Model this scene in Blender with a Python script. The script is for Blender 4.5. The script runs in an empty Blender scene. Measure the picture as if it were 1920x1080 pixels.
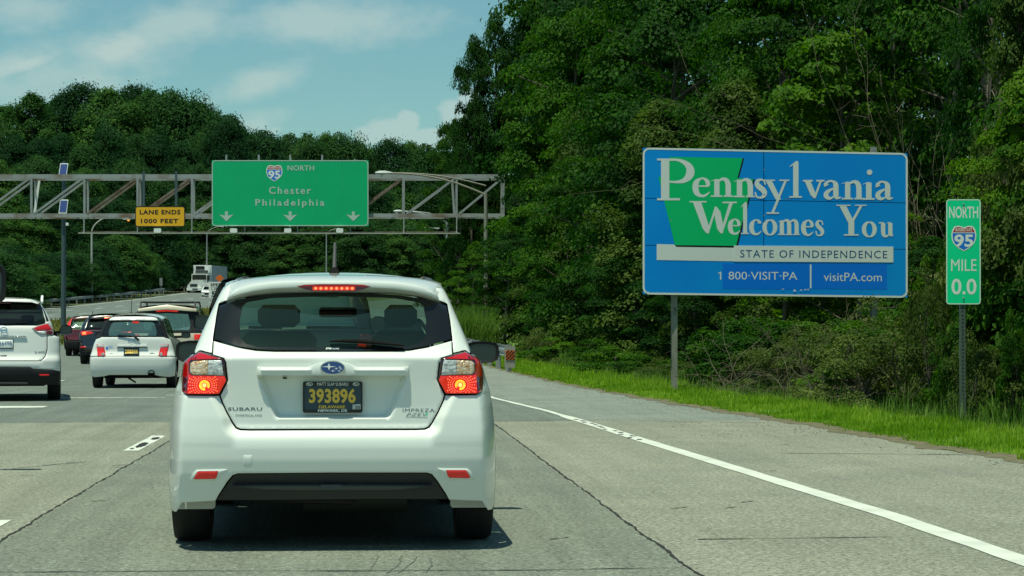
import bpy, math, random
import numpy as np
from mathutils import Vector, Matrix
from mathutils.geometry import delaunay_2d_cdt, intersect_line_plane
random.seed(7); RNG = np.random.default_rng(11)
scn = bpy.context.scene
col = scn.collection
# ------------------------------------------------------------------ camera, sky, sun, exposure
FPX = 4300.0; VPX, VPY = 660.0, 620.0; EYE = 1.15
cam_d = bpy.data.cameras.new('camera'); cam = bpy.data.objects.new('camera', cam_d); col.objects.link(cam)
cam_d.sensor_width = 36; cam_d.lens = 36*FPX/1920; cam_d.clip_end = 3000; cam_d.clip_start = .1
cam.location = (0, 0, EYE)
YAW = -math.atan((960-VPX)/FPX); PIT = math.atan((VPY-540)/FPX)
cam.rotation_euler = (math.pi/2+PIT, 0, YAW)
scn.camera = cam
CM = Matrix.Rotation(YAW, 3, 'Z') @ Matrix.Rotation(math.pi/2+PIT, 3, 'X')
def ray(u, v): return CM @ Vector(((u-960)/FPX, (540-v)/FPX, -1))
def at(u, v, Y):
    d = ray(u, v); return Vector((0, 0, EYE)) + d*(Y/d.y)
SUN = Vector((-.16, -.20, 1)).normalized()
sun_d = bpy.data.lights.new('sun', 'SUN'); sun_d.energy = 4.2; sun_d.angle = math.radians(.5); sun_d.color = (.98, 1.0, .78)
sun = bpy.data.objects.new('sun', sun_d); col.objects.link(sun)
sun.rotation_euler = SUN.to_track_quat('Z', 'Y').to_euler(); sun.location = (0, 0, 60)
scn.view_settings.view_transform = 'Standard'; scn.view_settings.look = 'None'
scn.view_settings.exposure = .10; scn.view_settings.gamma = 1
scn.cycles.transparent_max_bounces = 24; scn.cycles.max_bounces = 6; scn.cycles.use_denoising = True
world = bpy.data.worlds.new('World'); scn.world = world; world.use_nodes = True
def build_world():
    nt = world.node_tree; N = nt.nodes; L = nt.links; N.clear()
    def n(t, **k):
        o = N.new(t)
        for a, b in k.items(): setattr(o, a, b)
        return o
    def m(op, a, b=None, c=None):
        o = n('ShaderNodeMath', operation=op)
        for i, q in enumerate((a, b, c)):
            if q is None: continue
            if isinstance(q, (int, float)): o.inputs[i].default_value = q
            else: L.new(q, o.inputs[i])
        return o.outputs[0]
    sky = n('ShaderNodeTexSky', sky_type='NISHITA'); sky.sun_disc = False
    sky.sun_elevation = math.asin(SUN.z); sky.sun_rotation = math.atan2(SUN.x, SUN.y); sky.air_density = 1.0; sky.dust_density = .6; sky.ozone_density = 2.0
    tint = n('ShaderNodeMix', data_type='RGBA', blend_type='MULTIPLY'); tint.inputs[0].default_value = 1
    L.new(sky.outputs[0], tint.inputs[6]); tint.inputs[7].default_value = (.64, .97, .85, 1)
    tc = n('ShaderNodeTexCoord'); sp = n('ShaderNodeSeparateXYZ'); L.new(tc.outputs['Generated'], sp.inputs[0])
    x, y, z = sp.outputs
    ay = m('MAXIMUM', m('ABSOLUTE', y), .05)
    px = m('DIVIDE', x, ay); pz = m('DIVIDE', z, ay)
    cb = n('ShaderNodeCombineXYZ'); L.new(px, cb.inputs[0]); L.new(m('MULTIPLY', pz, 1.7), cb.inputs[1])
    no = n('ShaderNodeTexNoise'); no.inputs['Scale'].default_value = 9; no.inputs['Detail'].default_value = 9; no.inputs['Roughness'].default_value = .62
    L.new(cb.outputs[0], no.inputs['Vector'])
    no2 = n('ShaderNodeTexNoise'); no2.inputs['Scale'].default_value = 30; no2.inputs['Detail'].default_value = 6; no2.inputs['Roughness'].default_value = .6
    L.new(cb.outputs[0], no2.inputs['Vector'])
    def ramp(v, a, b, hi=1.0):
        r = n('ShaderNodeMapRange', interpolation_type='SMOOTHSTEP'); L.new(v, r.inputs[0])
        r.inputs[1].default_value = a; r.inputs[2].default_value = b; r.inputs[4].default_value = hi
        return r.outputs[0]
    def blob(u, v, ru, rv, tilt=0.):
        cx = (u-VPX)/FPX; cz = (VPY-v)/FPX
        dx = m('SUBTRACT', px, cx); dz = m('SUBTRACT', m('SUBTRACT', pz, cz), m('MULTIPLY', dx, tilt))
        a = m('DIVIDE', dx, ru/FPX); b = m('DIVIDE', dz, rv/FPX)
        return m('SUBTRACT', 1, m('SQRT', m('ADD', m('MULTIPLY', a, a), m('MULTIPLY', b, b))))
    def mx(*a):
        o = a[0]
        for q in a[1:]: o = m('MAXIMUM', o, q)
        return o
    soft = mx(blob(215, 105, 150, 75, .25), blob(30, 130, 150, 45, .2), blob(120, 150, 230, 70, .1), blob(340, 45, 200, 60, .3), blob(600, 40, 330, 60, 0), blob(480, 235, 90, 40, .1), blob(480, 160, 150, 40, .3), blob(50, 20, 120, 50))
    soft = ramp(m('ADD', soft, m('MULTIPLY', m('SUBTRACT', no2.outputs[0], .5), 2.0)), -.1, 1.0, .62)
    bright = mx(blob(225, 95, 75, 60, .4), blob(50, 130, 110, 26, .3))
    bright = ramp(m('ADD', bright, m('MULTIPLY', m('SUBTRACT', no2.outputs[0], .5), 2.2)), .1, .9, .45)
    cum = mx(blob(735, 245, 62, 32), blob(765, 225, 30, 26), blob(860, 215, 50, 36), blob(880, 190, 30, 30), blob(820, 260, 80, 26), blob(690, 255, 40, 22))
    cum = ramp(m('ADD', cum, m('MULTIPLY', m('SUBTRACT', no2.outputs[0], .5), 1.6)), .0, .42, .62)
    cum2 = ramp(m('ADD', blob(505, 248, 40, 14, .3), m('MULTIPLY', m('SUBTRACT', no2.outputs[0], .5), 1.6)), .1, .6, .5)
    gen = ramp(no.outputs[0], .52, .8, .34)
    haz = ramp(pz, .12, 0.0, .32)
    mask = mx(soft, m('ADD', bright, m('MULTIPLY', soft, .6)), cum, cum2, gen, haz)
    mask = m('MINIMUM', mask, 1.0)
    mix = n('ShaderNodeMix', data_type='RGBA'); L.new(mask, mix.inputs[0]); L.new(tint.outputs[2], mix.inputs[6]); mix.inputs[7].default_value = (5.0, 6.3, 5.9, 1)
    bg = n('ShaderNodeBackground'); bg.inputs[1].default_value = .094; L.new(mix.outputs[2], bg.inputs[0])
    out = n('ShaderNodeOutputWorld'); L.new(bg.outputs[0], out.inputs[0])
build_world()

# ------------------------------------------------------------------ materials
MATS = {}
def pmat(name, c, rough=.6, metal=0., coat=0., emis=None, estr=0., noise=None, bump=None, spec=.5, alpha=None):
    """noise = (scale, second colour, lo, hi, detail); bump = (scale, strength, distance)"""
    if name in MATS: return MATS[name]
    m = bpy.data.materials.new(name); m.use_nodes = True; nt = m.node_tree; b = nt.nodes['Principled BSDF']
    b.inputs['Base Color'].default_value = (*c, 1); b.inputs['Roughness'].default_value = rough; b.inputs['Metallic'].default_value = metal
    b.inputs['Coat Weight'].default_value = coat; b.inputs['Coat Roughness'].default_value = .04; b.inputs['Specular IOR Level'].default_value = spec
    if emis: b.inputs['Emission Color'].default_value = (*emis, 1); b.inputs['Emission Strength'].default_value = estr
    tc = nt.nodes.new('ShaderNodeTexCoord')
    if noise:
        sc, c2, lo, hi, det = noise
        t = nt.nodes.new('ShaderNodeTexNoise'); t.inputs['Scale'].default_value = sc; t.inputs['Detail'].default_value = det
        r = nt.nodes.new('ShaderNodeMapRange'); r.inputs[1].default_value = lo; r.inputs[2].default_value = hi
        x = nt.nodes.new('ShaderNodeMix'); x.data_type = 'RGBA'; x.inputs[6].default_value = (*c, 1); x.inputs[7].default_value = (*c2, 1)
        nt.links.new(tc.outputs['Object'], t.inputs['Vector']); nt.links.new(t.outputs[0], r.inputs[0]); nt.links.new(r.outputs[0], x.inputs[0]); nt.links.new(x.outputs[2], b.inputs['Base Color'])
    if bump:
        t = nt.nodes.new('ShaderNodeTexNoise'); t.inputs['Scale'].default_value = bump[0]; t.inputs['Detail'].default_value = 4
        bn = nt.nodes.new('ShaderNodeBump'); bn.inputs['Strength'].default_value = bump[1]; bn.inputs['Distance'].default_value = bump[2]
        nt.links.new(tc.outputs['Object'], t.inputs['Vector']); nt.links.new(t.outputs[0], bn.inputs['Height']); nt.links.new(bn.outputs[0], b.inputs['Normal'])
    MATS[name] = m
    return m
def glassmat(name, tint, refl=1.0, ior=1.5):
    if name in MATS: return MATS[name]
    m = bpy.data.materials.new(name); m.use_nodes = True; nt = m.node_tree; nt.nodes.clear()
    o = nt.nodes.new('ShaderNodeOutputMaterial'); mix = nt.nodes.new('ShaderNodeMixShader'); t = nt.nodes.new('ShaderNodeBsdfTransparent'); g = nt.nodes.new('ShaderNodeBsdfGlossy')
    f = nt.nodes.new('ShaderNodeFresnel'); f.inputs[0].default_value = ior; t.inputs[0].default_value = (*tint, 1); g.inputs['Roughness'].default_value = .02
    g.inputs[0].default_value = (*refl, 1) if isinstance(refl, tuple) else (refl, refl, refl, 1)
    ge = nt.nodes.new('ShaderNodeNewGeometry'); fm = nt.nodes.new('ShaderNodeMix'); fm.inputs[3].default_value = .05; nt.links.new(ge.outputs['Backfacing'], fm.inputs[0]); nt.links.new(f.outputs[0], fm.inputs[2])   # a thin pane: no total reflection from inside
    nt.links.new(fm.outputs[0], mix.inputs[0]); nt.links.new(t.outputs[0], mix.inputs[1]); nt.links.new(g.outputs[0], mix.inputs[2]); nt.links.new(mix.outputs[0], o.inputs[0])
    MATS[name] = m; return m
def leafmat(name, c1, c2, trans=.35, spec=.10, nsc=.9):
    m = bpy.data.materials.new(name); m.use_nodes = True; nt = m.node_tree; b = nt.nodes['Principled BSDF']; o = nt.nodes['Material Output']
    g = nt.nodes.new('ShaderNodeNewGeometry'); oi = nt.nodes.new('ShaderNodeObjectInfo')
    x = nt.nodes.new('ShaderNodeMix'); x.data_type = 'RGBA'; x.inputs[6].default_value = (*c1, 1); x.inputs[7].default_value = (*c2, 1)
    ad = nt.nodes.new('ShaderNodeMath'); ad.operation = 'MULTIPLY_ADD'; ad.inputs[1].default_value = .6; 
    ob = nt.nodes.new('ShaderNodeMath'); ob.operation = 'MULTIPLY'; ob.inputs[1].default_value = .5
    nt.links.new(oi.outputs['Random'], ob.inputs[0]); nt.links.new(g.outputs['Random Per Island'], ad.inputs[0]); nt.links.new(ob.outputs[0], ad.inputs[2])
    tc = nt.nodes.new('ShaderNodeTexCoord'); no = nt.nodes.new('ShaderNodeTexNoise'); no.inputs['Scale'].default_value = nsc; no.inputs['Detail'].default_value = 2
    mr = nt.nodes.new('ShaderNodeMapRange'); mr.inputs[1].default_value = .38; mr.inputs[2].default_value = .66; mr.inputs[3].default_value = .25; mr.inputs[4].default_value = 1.25; ml = nt.nodes.new('ShaderNodeMath'); ml.operation = 'MULTIPLY'
    nt.links.new(tc.outputs['Object'], no.inputs['Vector']); nt.links.new(no.outputs[0], mr.inputs[0]); nt.links.new(ad.outputs[0], ml.inputs[0]); nt.links.new(mr.outputs[0], ml.inputs[1])
    nt.links.new(ml.outputs[0], x.inputs[0])
    nt.links.new(x.outputs[2], b.inputs['Base Color']); b.inputs['Roughness'].default_value = .6; b.inputs['Specular IOR Level'].default_value = spec
    tr = nt.nodes.new('ShaderNodeBsdfTranslucent'); h = nt.nodes.new('ShaderNodeHueSaturation'); h.inputs['Value'].default_value = 1.5; h.inputs['Saturation'].default_value = 1.1
    nt.links.new(x.outputs[2], h.inputs['Color']); nt.links.new(h.outputs[0], tr.inputs[0])
    mx = nt.nodes.new('ShaderNodeMixShader'); mx.inputs[0].default_value = trans
    nt.links.new(b.outputs[0], mx.inputs[1]); nt.links.new(tr.outputs[0], mx.inputs[2]); nt.links.new(mx.outputs[0], o.inputs[0])
    MATS[name] = m; return m

M_white = pmat('white_paint', (.78, .80, .76), .32, coat=1.0)
M_pearl = pmat('pearl_white_paint', (.80, .84, .79), .30, coat=1.0)
M_black = pmat('black_paint', (.008, .012, .016), .25, coat=1.0)
M_dark = pmat('dark_blue_paint', (.012, .018, .025), .25, coat=1.0)
M_red = pmat('dark_red_paint', (.10, .006, .008), .3, coat=1.0)
M_cream = pmat('cream_paint', (.62, .56, .42), .35, coat=.8)
M_plas = pmat('black_plastic', (.013, .014, .015), .55, spec=.3)
M_matte = pmat('matte_black', (.008, .008, .008), .8, spec=.08)
M_rub = pmat('rubber', (.012, .012, .012), .75, bump=(60, .3, .004))
M_rim = pmat('alloy', (.35, .36, .37), .3, metal=.9)
M_chrome = pmat('chrome', (.7, .72, .74), .12, metal=1.)
M_badge = pmat('badge_metal', (.22, .24, .26), .25, metal=.8)
M_seat = pmat('seat_cloth', (.06, .06, .05), .9)
M_glass = glassmat('tinted_glass', (.20, .27, .25), 1., 1.6)
M_glassd = glassmat('dark_tinted_glass', (.035, .045, .045))
M_wind = glassmat('light_rear_glass', (.62, .75, .70), (.85, 1., .72), 4.2)
M_wind0 = glassmat('clear_windscreen_glass', (.72, .85, .80), .0)
M_mir = pmat('mirror_glass', (.045, .065, .07), .08, metal=.5)
M_rlens = pmat('red_lens', (.44, .004, .005), .12, coat=1., emis=(1, .01, .004), estr=.10)
M_dlens = pmat('dark_red_lens', (.10, .003, .004), .12, coat=1.)
M_clens = pmat('clear_lens', (.80, .83, .83), .18, metal=.15, coat=1., noise=(60, (.46, .49, .50), .42, .66, 2), bump=(70, .9, .01))
M_alens = pmat('amber_lens', (.84, .68, .50), .18, metal=.15, coat=1., noise=(60, (.66, .26, .05), .46, .66, 2), bump=(70, .9, .01))
M_lit = pmat('lit_red_lens', (.42, .003, .004), .15, coat=1., emis=(1, .03, .004), estr=.42)
M_litspot = pmat('lit_red_spot', (.8, .1, .05), .2, emis=(1, .16, .05), estr=2.4)
M_litor = pmat('lit_orange', (.9, .3, .02), .2, emis=(1, .34, .02), estr=1.5)
M_lityel = pmat('lit_yellow', (.9, .5, .1), .2, emis=(1, .62, .12), estr=2.)
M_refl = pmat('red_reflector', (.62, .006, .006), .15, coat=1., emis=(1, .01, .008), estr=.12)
M_white_p = pmat('white_print', (.62, .64, .62), .6)
M_gold = pmat('gold_print', (.85, .55, .07), .5)
M_navy = pmat('plate_navy', (.014, .050, .075), .35, coat=.3)
M_galv = pmat('galvanised_steel', (.38, .40, .40), .5, metal=.2, noise=(1.2, (.27, .29, .29), .35, .7, 4))
M_galvr = pmat('rusty_galvanised_steel', (.37, .39, .39), .55, metal=.15, noise=(.55, (.19, .11, .06), .50, .66, 5))
M_rust = pmat('rusted_steel', (.12, .065, .04), .8, noise=(1.5, (.27, .24, .21), .35, .7, 5))
M_sgreen = pmat('sign_green', (.0, .50, .20), .5, spec=.3, noise=(.6, (.0, .46, .18), .3, .7, 3))
M_sgreen2 = pmat('bright_sign_green', (.0, .80, .36), .5, spec=.3)
M_syel = pmat('sign_yellow', (.95, .48, .01), .45)
M_sblack = pmat('sign_black', (.01, .01, .01), .5)
M_sblue = pmat('sign_blue', (.0, .36, .98), .5, spec=.3, noise=(.5, (.0, .29, .92), .3, .7, 3))
M_sblue2 = pmat('sign_blue_patch', (.0, .22, .95), .5, spec=.3)
M_swhite = pmat('sign_white', (.86, .90, .86), .55)
M_swhite2 = pmat('sign_white_bright', (.88, .92, .88), .5)
M_sgrey = pmat('sign_legend_grey', (.48, .64, .56), .5)
M_shb = pmat('shield_blue', (.01, .20, .78), .4)
M_shr = pmat('shield_red', (.50, .02, .01), .4)
M_key = pmat('keystone_green', (.0, .62, .20), .5, spec=.3)
M_inkb = pmat('blue_ink', (.01, .10, .25), .5)
M_orange = pmat('orange_board', (.85, .16, .01), .5)
M_pole = pmat('blue_grey_pole', (.07, .11, .13), .5, metal=.2)
M_panel = pmat('solar_cells', (.04, .08, .28), .45)
M_paintw = pmat('road_paint', (.66, .70, .62), .7, noise=(3.0, (.50, .53, .47), .35, .75, 6), bump=(80, .3, .004))
M_tyre = pmat('tyre_mark', (.115, .125, .105), .85)
M_crack = pmat('tar_crack', (.018, .018, .016), .9)
M_bark = pmat('bark', (.08, .065, .05), .9, noise=(3, (.15, .13, .10), .3, .7, 4), bump=(12, .6, .03))
M_barkl = pmat('pale_bark', (.20, .17, .12), .9, noise=(3, (.10, .08, .06), .3, .7, 4))
M_twig = pmat('dry_twigs', (.12, .105, .065), .9)
M_leafA = leafmat('leaves_mid', (.008, .042, .004), (.060, .165, .010))
M_leafB = leafmat('leaves_dark', (.005, .030, .005), (.033, .108, .010))
M_leafC = leafmat('leaves_bright', (.020, .082, .005), (.105, .215, .012))
M_leafS = leafmat('scrub_leaves', (.035, .07, .012), (.15, .19, .045), .3, .1)
M_leafF1 = leafmat('far_leaves_dark', (.010, .040, .014), (.036, .105, .028), .3, .05)  # far leaf colours lightened and blued to stand in for distance haze
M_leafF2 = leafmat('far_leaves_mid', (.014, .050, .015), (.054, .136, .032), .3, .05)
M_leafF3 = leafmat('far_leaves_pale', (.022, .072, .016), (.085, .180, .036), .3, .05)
M_leafD = leafmat('leaves_olive', (.022, .060, .009), (.095, .155, .026))
M_dryg = leafmat('dry_median_grass', (.14, .14, .03), (.26, .24, .07), .3, .1)
M_grassb = leafmat('grass_blades', (.12, .26, .012), (.37, .52, .07), .5, .1)
M_grasst = leafmat('tall_grass_blades', (.10, .20, .03), (.24, .34, .09), .4, .1)

# ------------------------------------------------------------------ mesh helpers
class MB:
    def __init__(s): s.v = []; s.f = []; s.m = []; s.mi = 0
    def add(s, vs, fs):
        k = len(s.v); s.v += [Vector(p) for p in vs]; s.f += [tuple(i+k for i in f) for f in fs]; s.m += [s.mi]*len(fs)
        return s
    def box(s, a, b, bev=0.):
        x0, y0, z0 = a; x1, y1, z1 = b
        if bev <= 0:
            return s.add([(x0,y0,z0),(x1,y0,z0),(x1,y1,z0),(x0,y1,z0),(x0,y0,z1),(x1,y0,z1),(x1,y1,z1),(x0,y1,z1)],
                         [(0,3,2,1),(4,5,6,7),(0,1,5,4),(1,2,6,5),(2,3,7,6),(3,0,4,7)])
        P = [(x0+bev, z0), (x1-bev, z0), (x1, z0+bev), (x1, z1-bev), (x1-bev, z1), (x0+bev, z1), (x0, z1-bev), (x0, z0+bev)]
        return s.prism(P, y0, y1)
    def prism(s, P, y0, y1):
        n = len(P)
        return s.add([(x, y0, z) for x, z in P]+[(x, y1, z) for x, z in P],
                     [tuple(range(n)), tuple(range(2*n-1, n-1, -1))]+[(i, i+n, (i+1) % n+n, (i+1) % n) for i in range(n)])
    def tube(s, pts, r, seg=8, caps=True):
        pts = [Vector(p) for p in pts]; n = len(pts); rs = r if isinstance(r, (list, tuple)) else [r]*n
        vs = []; up = None
        for i, p in enumerate(pts):
            d = (pts[min(i+1, n-1)]-pts[max(i-1, 0)]).normalized()
            if up is None: up = d.orthogonal().normalized()
            a = (up-d*up.dot(d)).normalized(); b = d.cross(a); up = a
            for k in range(seg):
                t = 2*math.pi*k/seg; vs.append(p+(a*math.cos(t)+b*math.sin(t))*rs[i])
        fs = [(i*seg+k, i*seg+(k+1) % seg, (i+1)*seg+(k+1) % seg, (i+1)*seg+k) for i in range(n-1) for k in range(seg)]
        if caps: fs += [tuple(range(seg-1, -1, -1)), tuple(range((n-1)*seg, n*seg))]
        return s.add(vs, fs)
    def bar(s, a, b, w, h=None):
        """square bar from a to b"""
        a = Vector(a); b = Vector(b); h = h or w; d = (b-a).normalized()
        up = Vector((0, 0, 1)) if abs(d.z) < .95 else Vector((0, 1, 0))
        x = d.cross(up).normalized()*(w/2); y = x.cross(d).normalized()*(h/2)
        vs = [p+q for p in (a, b) for q in (-x-y, x-y, x+y, -x+y)]
        return s.add(vs, [(0,1,2,3),(7,6,5,4),(0,4,5,1),(1,5,6,2),(2,6,7,3),(3,7,4,0)])
    def lathe(s, prof, axis_o, axis='x', seg=24):
        """prof: (along, radius)"""
        o = Vector(axis_o); vs = []
        for al, r in prof:
            for k in range(seg):
                t = 2*math.pi*k/seg; c, q = math.cos(t)*r, math.sin(t)*r
                vs.append(o+(Vector((al, c, q)) if axis == 'x' else Vector((c, al, q)) if axis == 'y' else Vector((c, q, al))))
        n = len(prof)
        fs = [(i*seg+k, i*seg+(k+1) % seg, (i+1)*seg+(k+1) % seg, (i+1)*seg+k) for i in range(n-1) for k in range(seg)]
        return s.add(vs, fs)
    def mesh(s, name, mats, smooth=False, off=Vector((0, 0, 0))):
        me = bpy.data.meshes.new(name); me.from_pydata([tuple(p-off) for p in s.v], [], s.f)
        for m in (mats if isinstance(mats, (list, tuple)) else [mats]): me.materials.append(m)
        if any(s.m): me.polygons.foreach_set('material_index', s.m)
        if smooth: me.polygons.foreach_set('use_smooth', [True]*len(me.polygons)); 
        me.update()
        return me
def fixn(me):
    import bmesh
    bm = bmesh.new(); bm.from_mesh(me); bmesh.ops.recalc_face_normals(bm, faces=bm.faces); bm.to_mesh(me); bm.free()
ORG = {}
def tag(o, label=None, cat=None, group=None, kind=None):
    if label: o['label'] = label
    if cat: o['category'] = cat
    if group: o['group'] = group
    if kind: o['kind'] = kind
    return o
def thing(name, label, cat, loc=(0, 0, 0), rz=0., group=None, local=False):
    o = bpy.data.objects.new(name, None); col.objects.link(o); o.location = loc; o.rotation_euler = (0, 0, rz); o.empty_display_size = .2
    ORG[o.name] = Vector((0, 0, 0)) if local else Vector(loc)
    return tag(o, label, cat, group)
def part(name, mb, mat, parent=None, smooth=False, label=None, kind=None, fix=True):
    off = ORG.get(parent.name, Vector((0, 0, 0))) if parent else Vector((0, 0, 0))
    me = mb.mesh(name, mat, smooth, off) if isinstance(mb, MB) else mb
    if fix and isinstance(mb, MB): fixn(me)
    if smooth: me.set_sharp_from_angle(angle=math.radians(38))
    o = bpy.data.objects.new(name, me); col.objects.link(o)
    if parent: o.parent = parent; ORG[o.name] = off
    return tag(o, label, None, None, kind)
def copy_tree(o, parent=None):
    c = o.copy(); col.objects.link(c); c.parent = parent
    for ch in [q for q in o.children]: copy_tree(ch, c)
    return c
# text -> flat triangles fitted into a box
_tx = {}
def text_tris(s, bold=0., space=1., shear=0.):
    key = (s, bold, space, shear)
    if key in _tx: return _tx[key]
    cu = bpy.data.curves.new('txt', 'FONT'); cu.body = s; cu.offset = bold; cu.space_character = space; cu.shear = shear; cu.resolution_u = 3
    ob = bpy.data.objects.new('txt', cu); col.objects.link(ob)
    dg = bpy.context.evaluated_depsgraph_get()
    me = bpy.data.meshes.new_from_object(ob.evaluated_get(dg))
    v = np.array([x.co[:2] for x in me.vertices]); f = [tuple(p.vertices) for p in me.polygons]
    bpy.data.objects.remove(ob); bpy.data.curves.remove(cu); bpy.data.meshes.remove(me)
    lo = v.min(0); hi = v.max(0); v = (v-lo)/(hi-lo)
    _tx[key] = (v, f); return _tx[key]
def text_mb(s, x0, z0, x1, z1, place, bold=0., space=1., shear=0., mb=None):
    """place(x, z) -> 3D point; z0 bottom of the ink, z1 top"""
    if 'M' in s: bold = 0.
    v, f = text_tris(s, bold, space, shear)
    mb = mb or MB()
    mb.add([place(x0+(x1-x0)*a, z0+(z1-z0)*b) for a, b in v], f)
    return mb
def poly_mb(P, place, thick=0., mb=None):
    """flat polygon; place(x, z, depth)"""
    mb = mb or MB(); n = len(P)
    from mathutils.geometry import tessellate_polygon
    tr = tessellate_polygon([[Vector((a, b, 0)) for a, b in P]])
    if thick:
        mb.add([place(a, b, 0) for a, b in P]+[place(a, b, thick) for a, b in P],
               [tuple(t) for t in tr]+[tuple(i+n for i in t)[::-1] for t in tr]+[(i, (i+1) % n, (i+1) % n+n, i+n) for i in range(n)])
    else: mb.add([place(a, b, 0) for a, b in P], [tuple(t) for t in tr])
    return mb
def rrect(x0, z0, x1, z1, r, n=5):
    P = []
    for cx, cz, a0 in ((x1-r, z0+r, -90), (x1-r, z1-r, 0), (x0+r, z1-r, 90), (x0+r, z0+r, 180)):
        for i in range(n+1):
            t = math.radians(a0+90*i/n); P.append((cx+r*math.cos(t), cz+r*math.sin(t)))
    return P
def interp(x, T):
    """smooth-ish piecewise linear"""
    if x <= T[0][0]: return T[0][1]
    for (a, p), (b, q) in zip(T, T[1:]):
        if x <= b: return p+(q-p)*(x-a)/(b-a)
    return T[-1][1]
def sst(a, b, x):
    t = min(1, max(0, (x-a)/(b-a))); return t*t*(3-2*t)
# ------------------------------------------------------------------ ground and road
def zroad(y):
    if y < 50: return 0.
    if y < 200: return 1e-4*(y-50)**2
    if y < 330: return 2.25+.035*(y-200)
    return 6.8+.02*min(y-330, 200)
EDGE = [(-30, 6.3), (0, 6.2), (14, 5.95), (20, 5.86), (24.2, 5.63), (27.5, 5.56), (33, 5.23), (38, 4.95), (47.6, 4.62), (58, 4.45), (74, 4.24), (132, 4.4), (170, 5.6), (230, 12), (330, 34)]
def xedge(y): return interp(y, EDGE)
LLINE = [(0, 3.38), (14, 3.34), (21.4, 3.12), (24.4, 3.03), (28, 2.94), (33, 2.78), (39, 2.42), (50, 2.15), (75, 1.95), (132, 1.85), (170, 3.0), (230, 9.3), (330, 31)]
OPN = [(0, -62), (60, -55), (120, -42), (160, -32.5), (188, -25.6), (232, -14.6), (290, -4), (340, 3)]     # near edge of the opposite carriageway, x by y
OPF = [(0, -82), (60, -76), (120, -64), (170, -50), (200, -40), (230, -31), (275, -26), (318, -23.3), (345, -21)]
def xfar(y): return interp(y, OPF)
def smooth_noise(x, y): return math.sin(x*.13+1.3*math.sin(y*.07))*math.cos(y*.09+.7*math.sin(x*.11))
def zground(x, y):
    z = zroad(y)
    e = xedge(y); d = x-e
    if d > 0:
        z += -.14*sst(.6, 2.6, d)+(.22 if y < 90 else .30)*max(0, d-5.5)*sst(5.5, 9, d)*(1 if d < 40 else 1)
        z = min(z, zroad(y)+11)
    f = xfar(y)
    if x < f-2: z += min(11, .20*(f-2-x))*sst(0, 12, f-2-x)
    if y > 338: z += min(9, .10*(y-338))*(1 if x < -8 else .45)
    return z
def grid(name, xs, ys, zf, mat, smooth=True, kind='structure'):
    vs = [(x, y, zf(x, y)) for y in ys for x in xs]; n = len(xs)
    fs = [(j*n+i, j*n+i+1, (j+1)*n+i+1, (j+1)*n+i) for j in range(len(ys)-1) for i in range(n-1)]
    me = bpy.data.meshes.new(name); me.from_pydata(vs, [], fs); me.materials.append(mat)
    if smooth: me.polygons.foreach_set('use_smooth', [True]*len(fs))
    o = bpy.data.objects.new(name, me); col.objects.link(o); tag(o, kind=kind); return o
def frange(a, b, s):
    n = max(1, int(round((b-a)/s))); return [a+(b-a)*i/n for i in range(n+1)]
M_ground = pmat('meadow_ground', (.055, .085, .02), .95, noise=(.35, (.11, .12, .035), .35, .7, 6), bump=(4, .6, .1))
M_verge = pmat('verge_ground', (.08, .19, .015), .95, noise=(2.2, (.15, .21, .04), .4, .75, 6), bump=(12, .8, .05))
def asphalt(name, c, c2, streak=0.):
    m = pmat(name, c, .82, spec=.25); nt = m.node_tree; b = nt.nodes['Principled BSDF']; N = nt.nodes.new; L = nt.links.new
    tc = N('ShaderNodeTexCoord')
    def noise(sc, det, rough=.6, vec=None):
        t = N('ShaderNodeTexNoise'); t.inputs['Scale'].default_value = sc; t.inputs['Detail'].default_value = det; t.inputs['Roughness'].default_value = rough
        L(vec or tc.outputs['Object'], t.inputs['Vector']); return t.outputs[0]
    def mapr(v, a, b_, lo, hi):
        r = N('ShaderNodeMapRange'); L(v, r.inputs[0]); r.inputs[1].default_value = a; r.inputs[2].default_value = b_; r.inputs[3].default_value = lo; r.inputs[4].default_value = hi; return r.outputs[0]
    mix = N('ShaderNodeMix'); mix.data_type = 'RGBA'; mix.inputs[6].default_value = (*c, 1); mix.inputs[7].default_value = (*c2, 1)
    L(mapr(noise(.7, 7, .65), .35, .68, 0, 1), mix.inputs[0])
    v1 = mapr(noise(34, 3, .85), .36, .64, .42, 1.62)
    v0 = mapr(noise(11, 4, .7), .35, .65, .86, 1.13)
    v2 = mapr(noise(140, 2), .35, .65, .72, 1.26)
    mp = N('ShaderNodeMapping'); L(tc.outputs['Object'], mp.inputs[0]); mp.inputs['Scale'].default_value = (2.6, .09, 1)
    v3 = mapr(noise(1.5, 5, .6, mp.outputs[0]), .35, .7, 1.06, .80 if streak else .92)
    def mul(a, b_):
        q = N('ShaderNodeMath'); q.operation = 'MULTIPLY'; L(a, q.inputs[0]); L(b_, q.inputs[1]); return q.outputs[0]
    v = mul(mul(mul(v1, v2), v3), v0)
    hs = N('ShaderNodeHueSaturation'); L(mix.outputs[2], hs.inputs['Color']); L(v, hs.inputs['Value']); L(hs.outputs[0], b.inputs['Base Color'])
    bn = N('ShaderNodeBump'); bn.inputs['Strength'].default_value = .55; bn.inputs['Distance'].default_value = .006; L(v1, bn.inputs['Height']); L(bn.outputs[0], b.inputs['Normal'])
    return m
M_roadL = asphalt('worn_concrete_left', (.272, .285, .222), (.215, .235, .186), 1)
M_roadC = asphalt('worn_asphalt_lane', (.205, .226, .182), (.165, .188, .154), 1)
M_roadR = asphalt('worn_concrete_shoulder', (.262, .270, .212), (.205, .218, .176))
M_roadF = asphalt('dark_asphalt', (.170, .200, .172), (.135, .162, .142), 1)
M_roadS = asphalt('grey_shoulder_asphalt', (.230, .260, .225), (.180, .208, .182))
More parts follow.
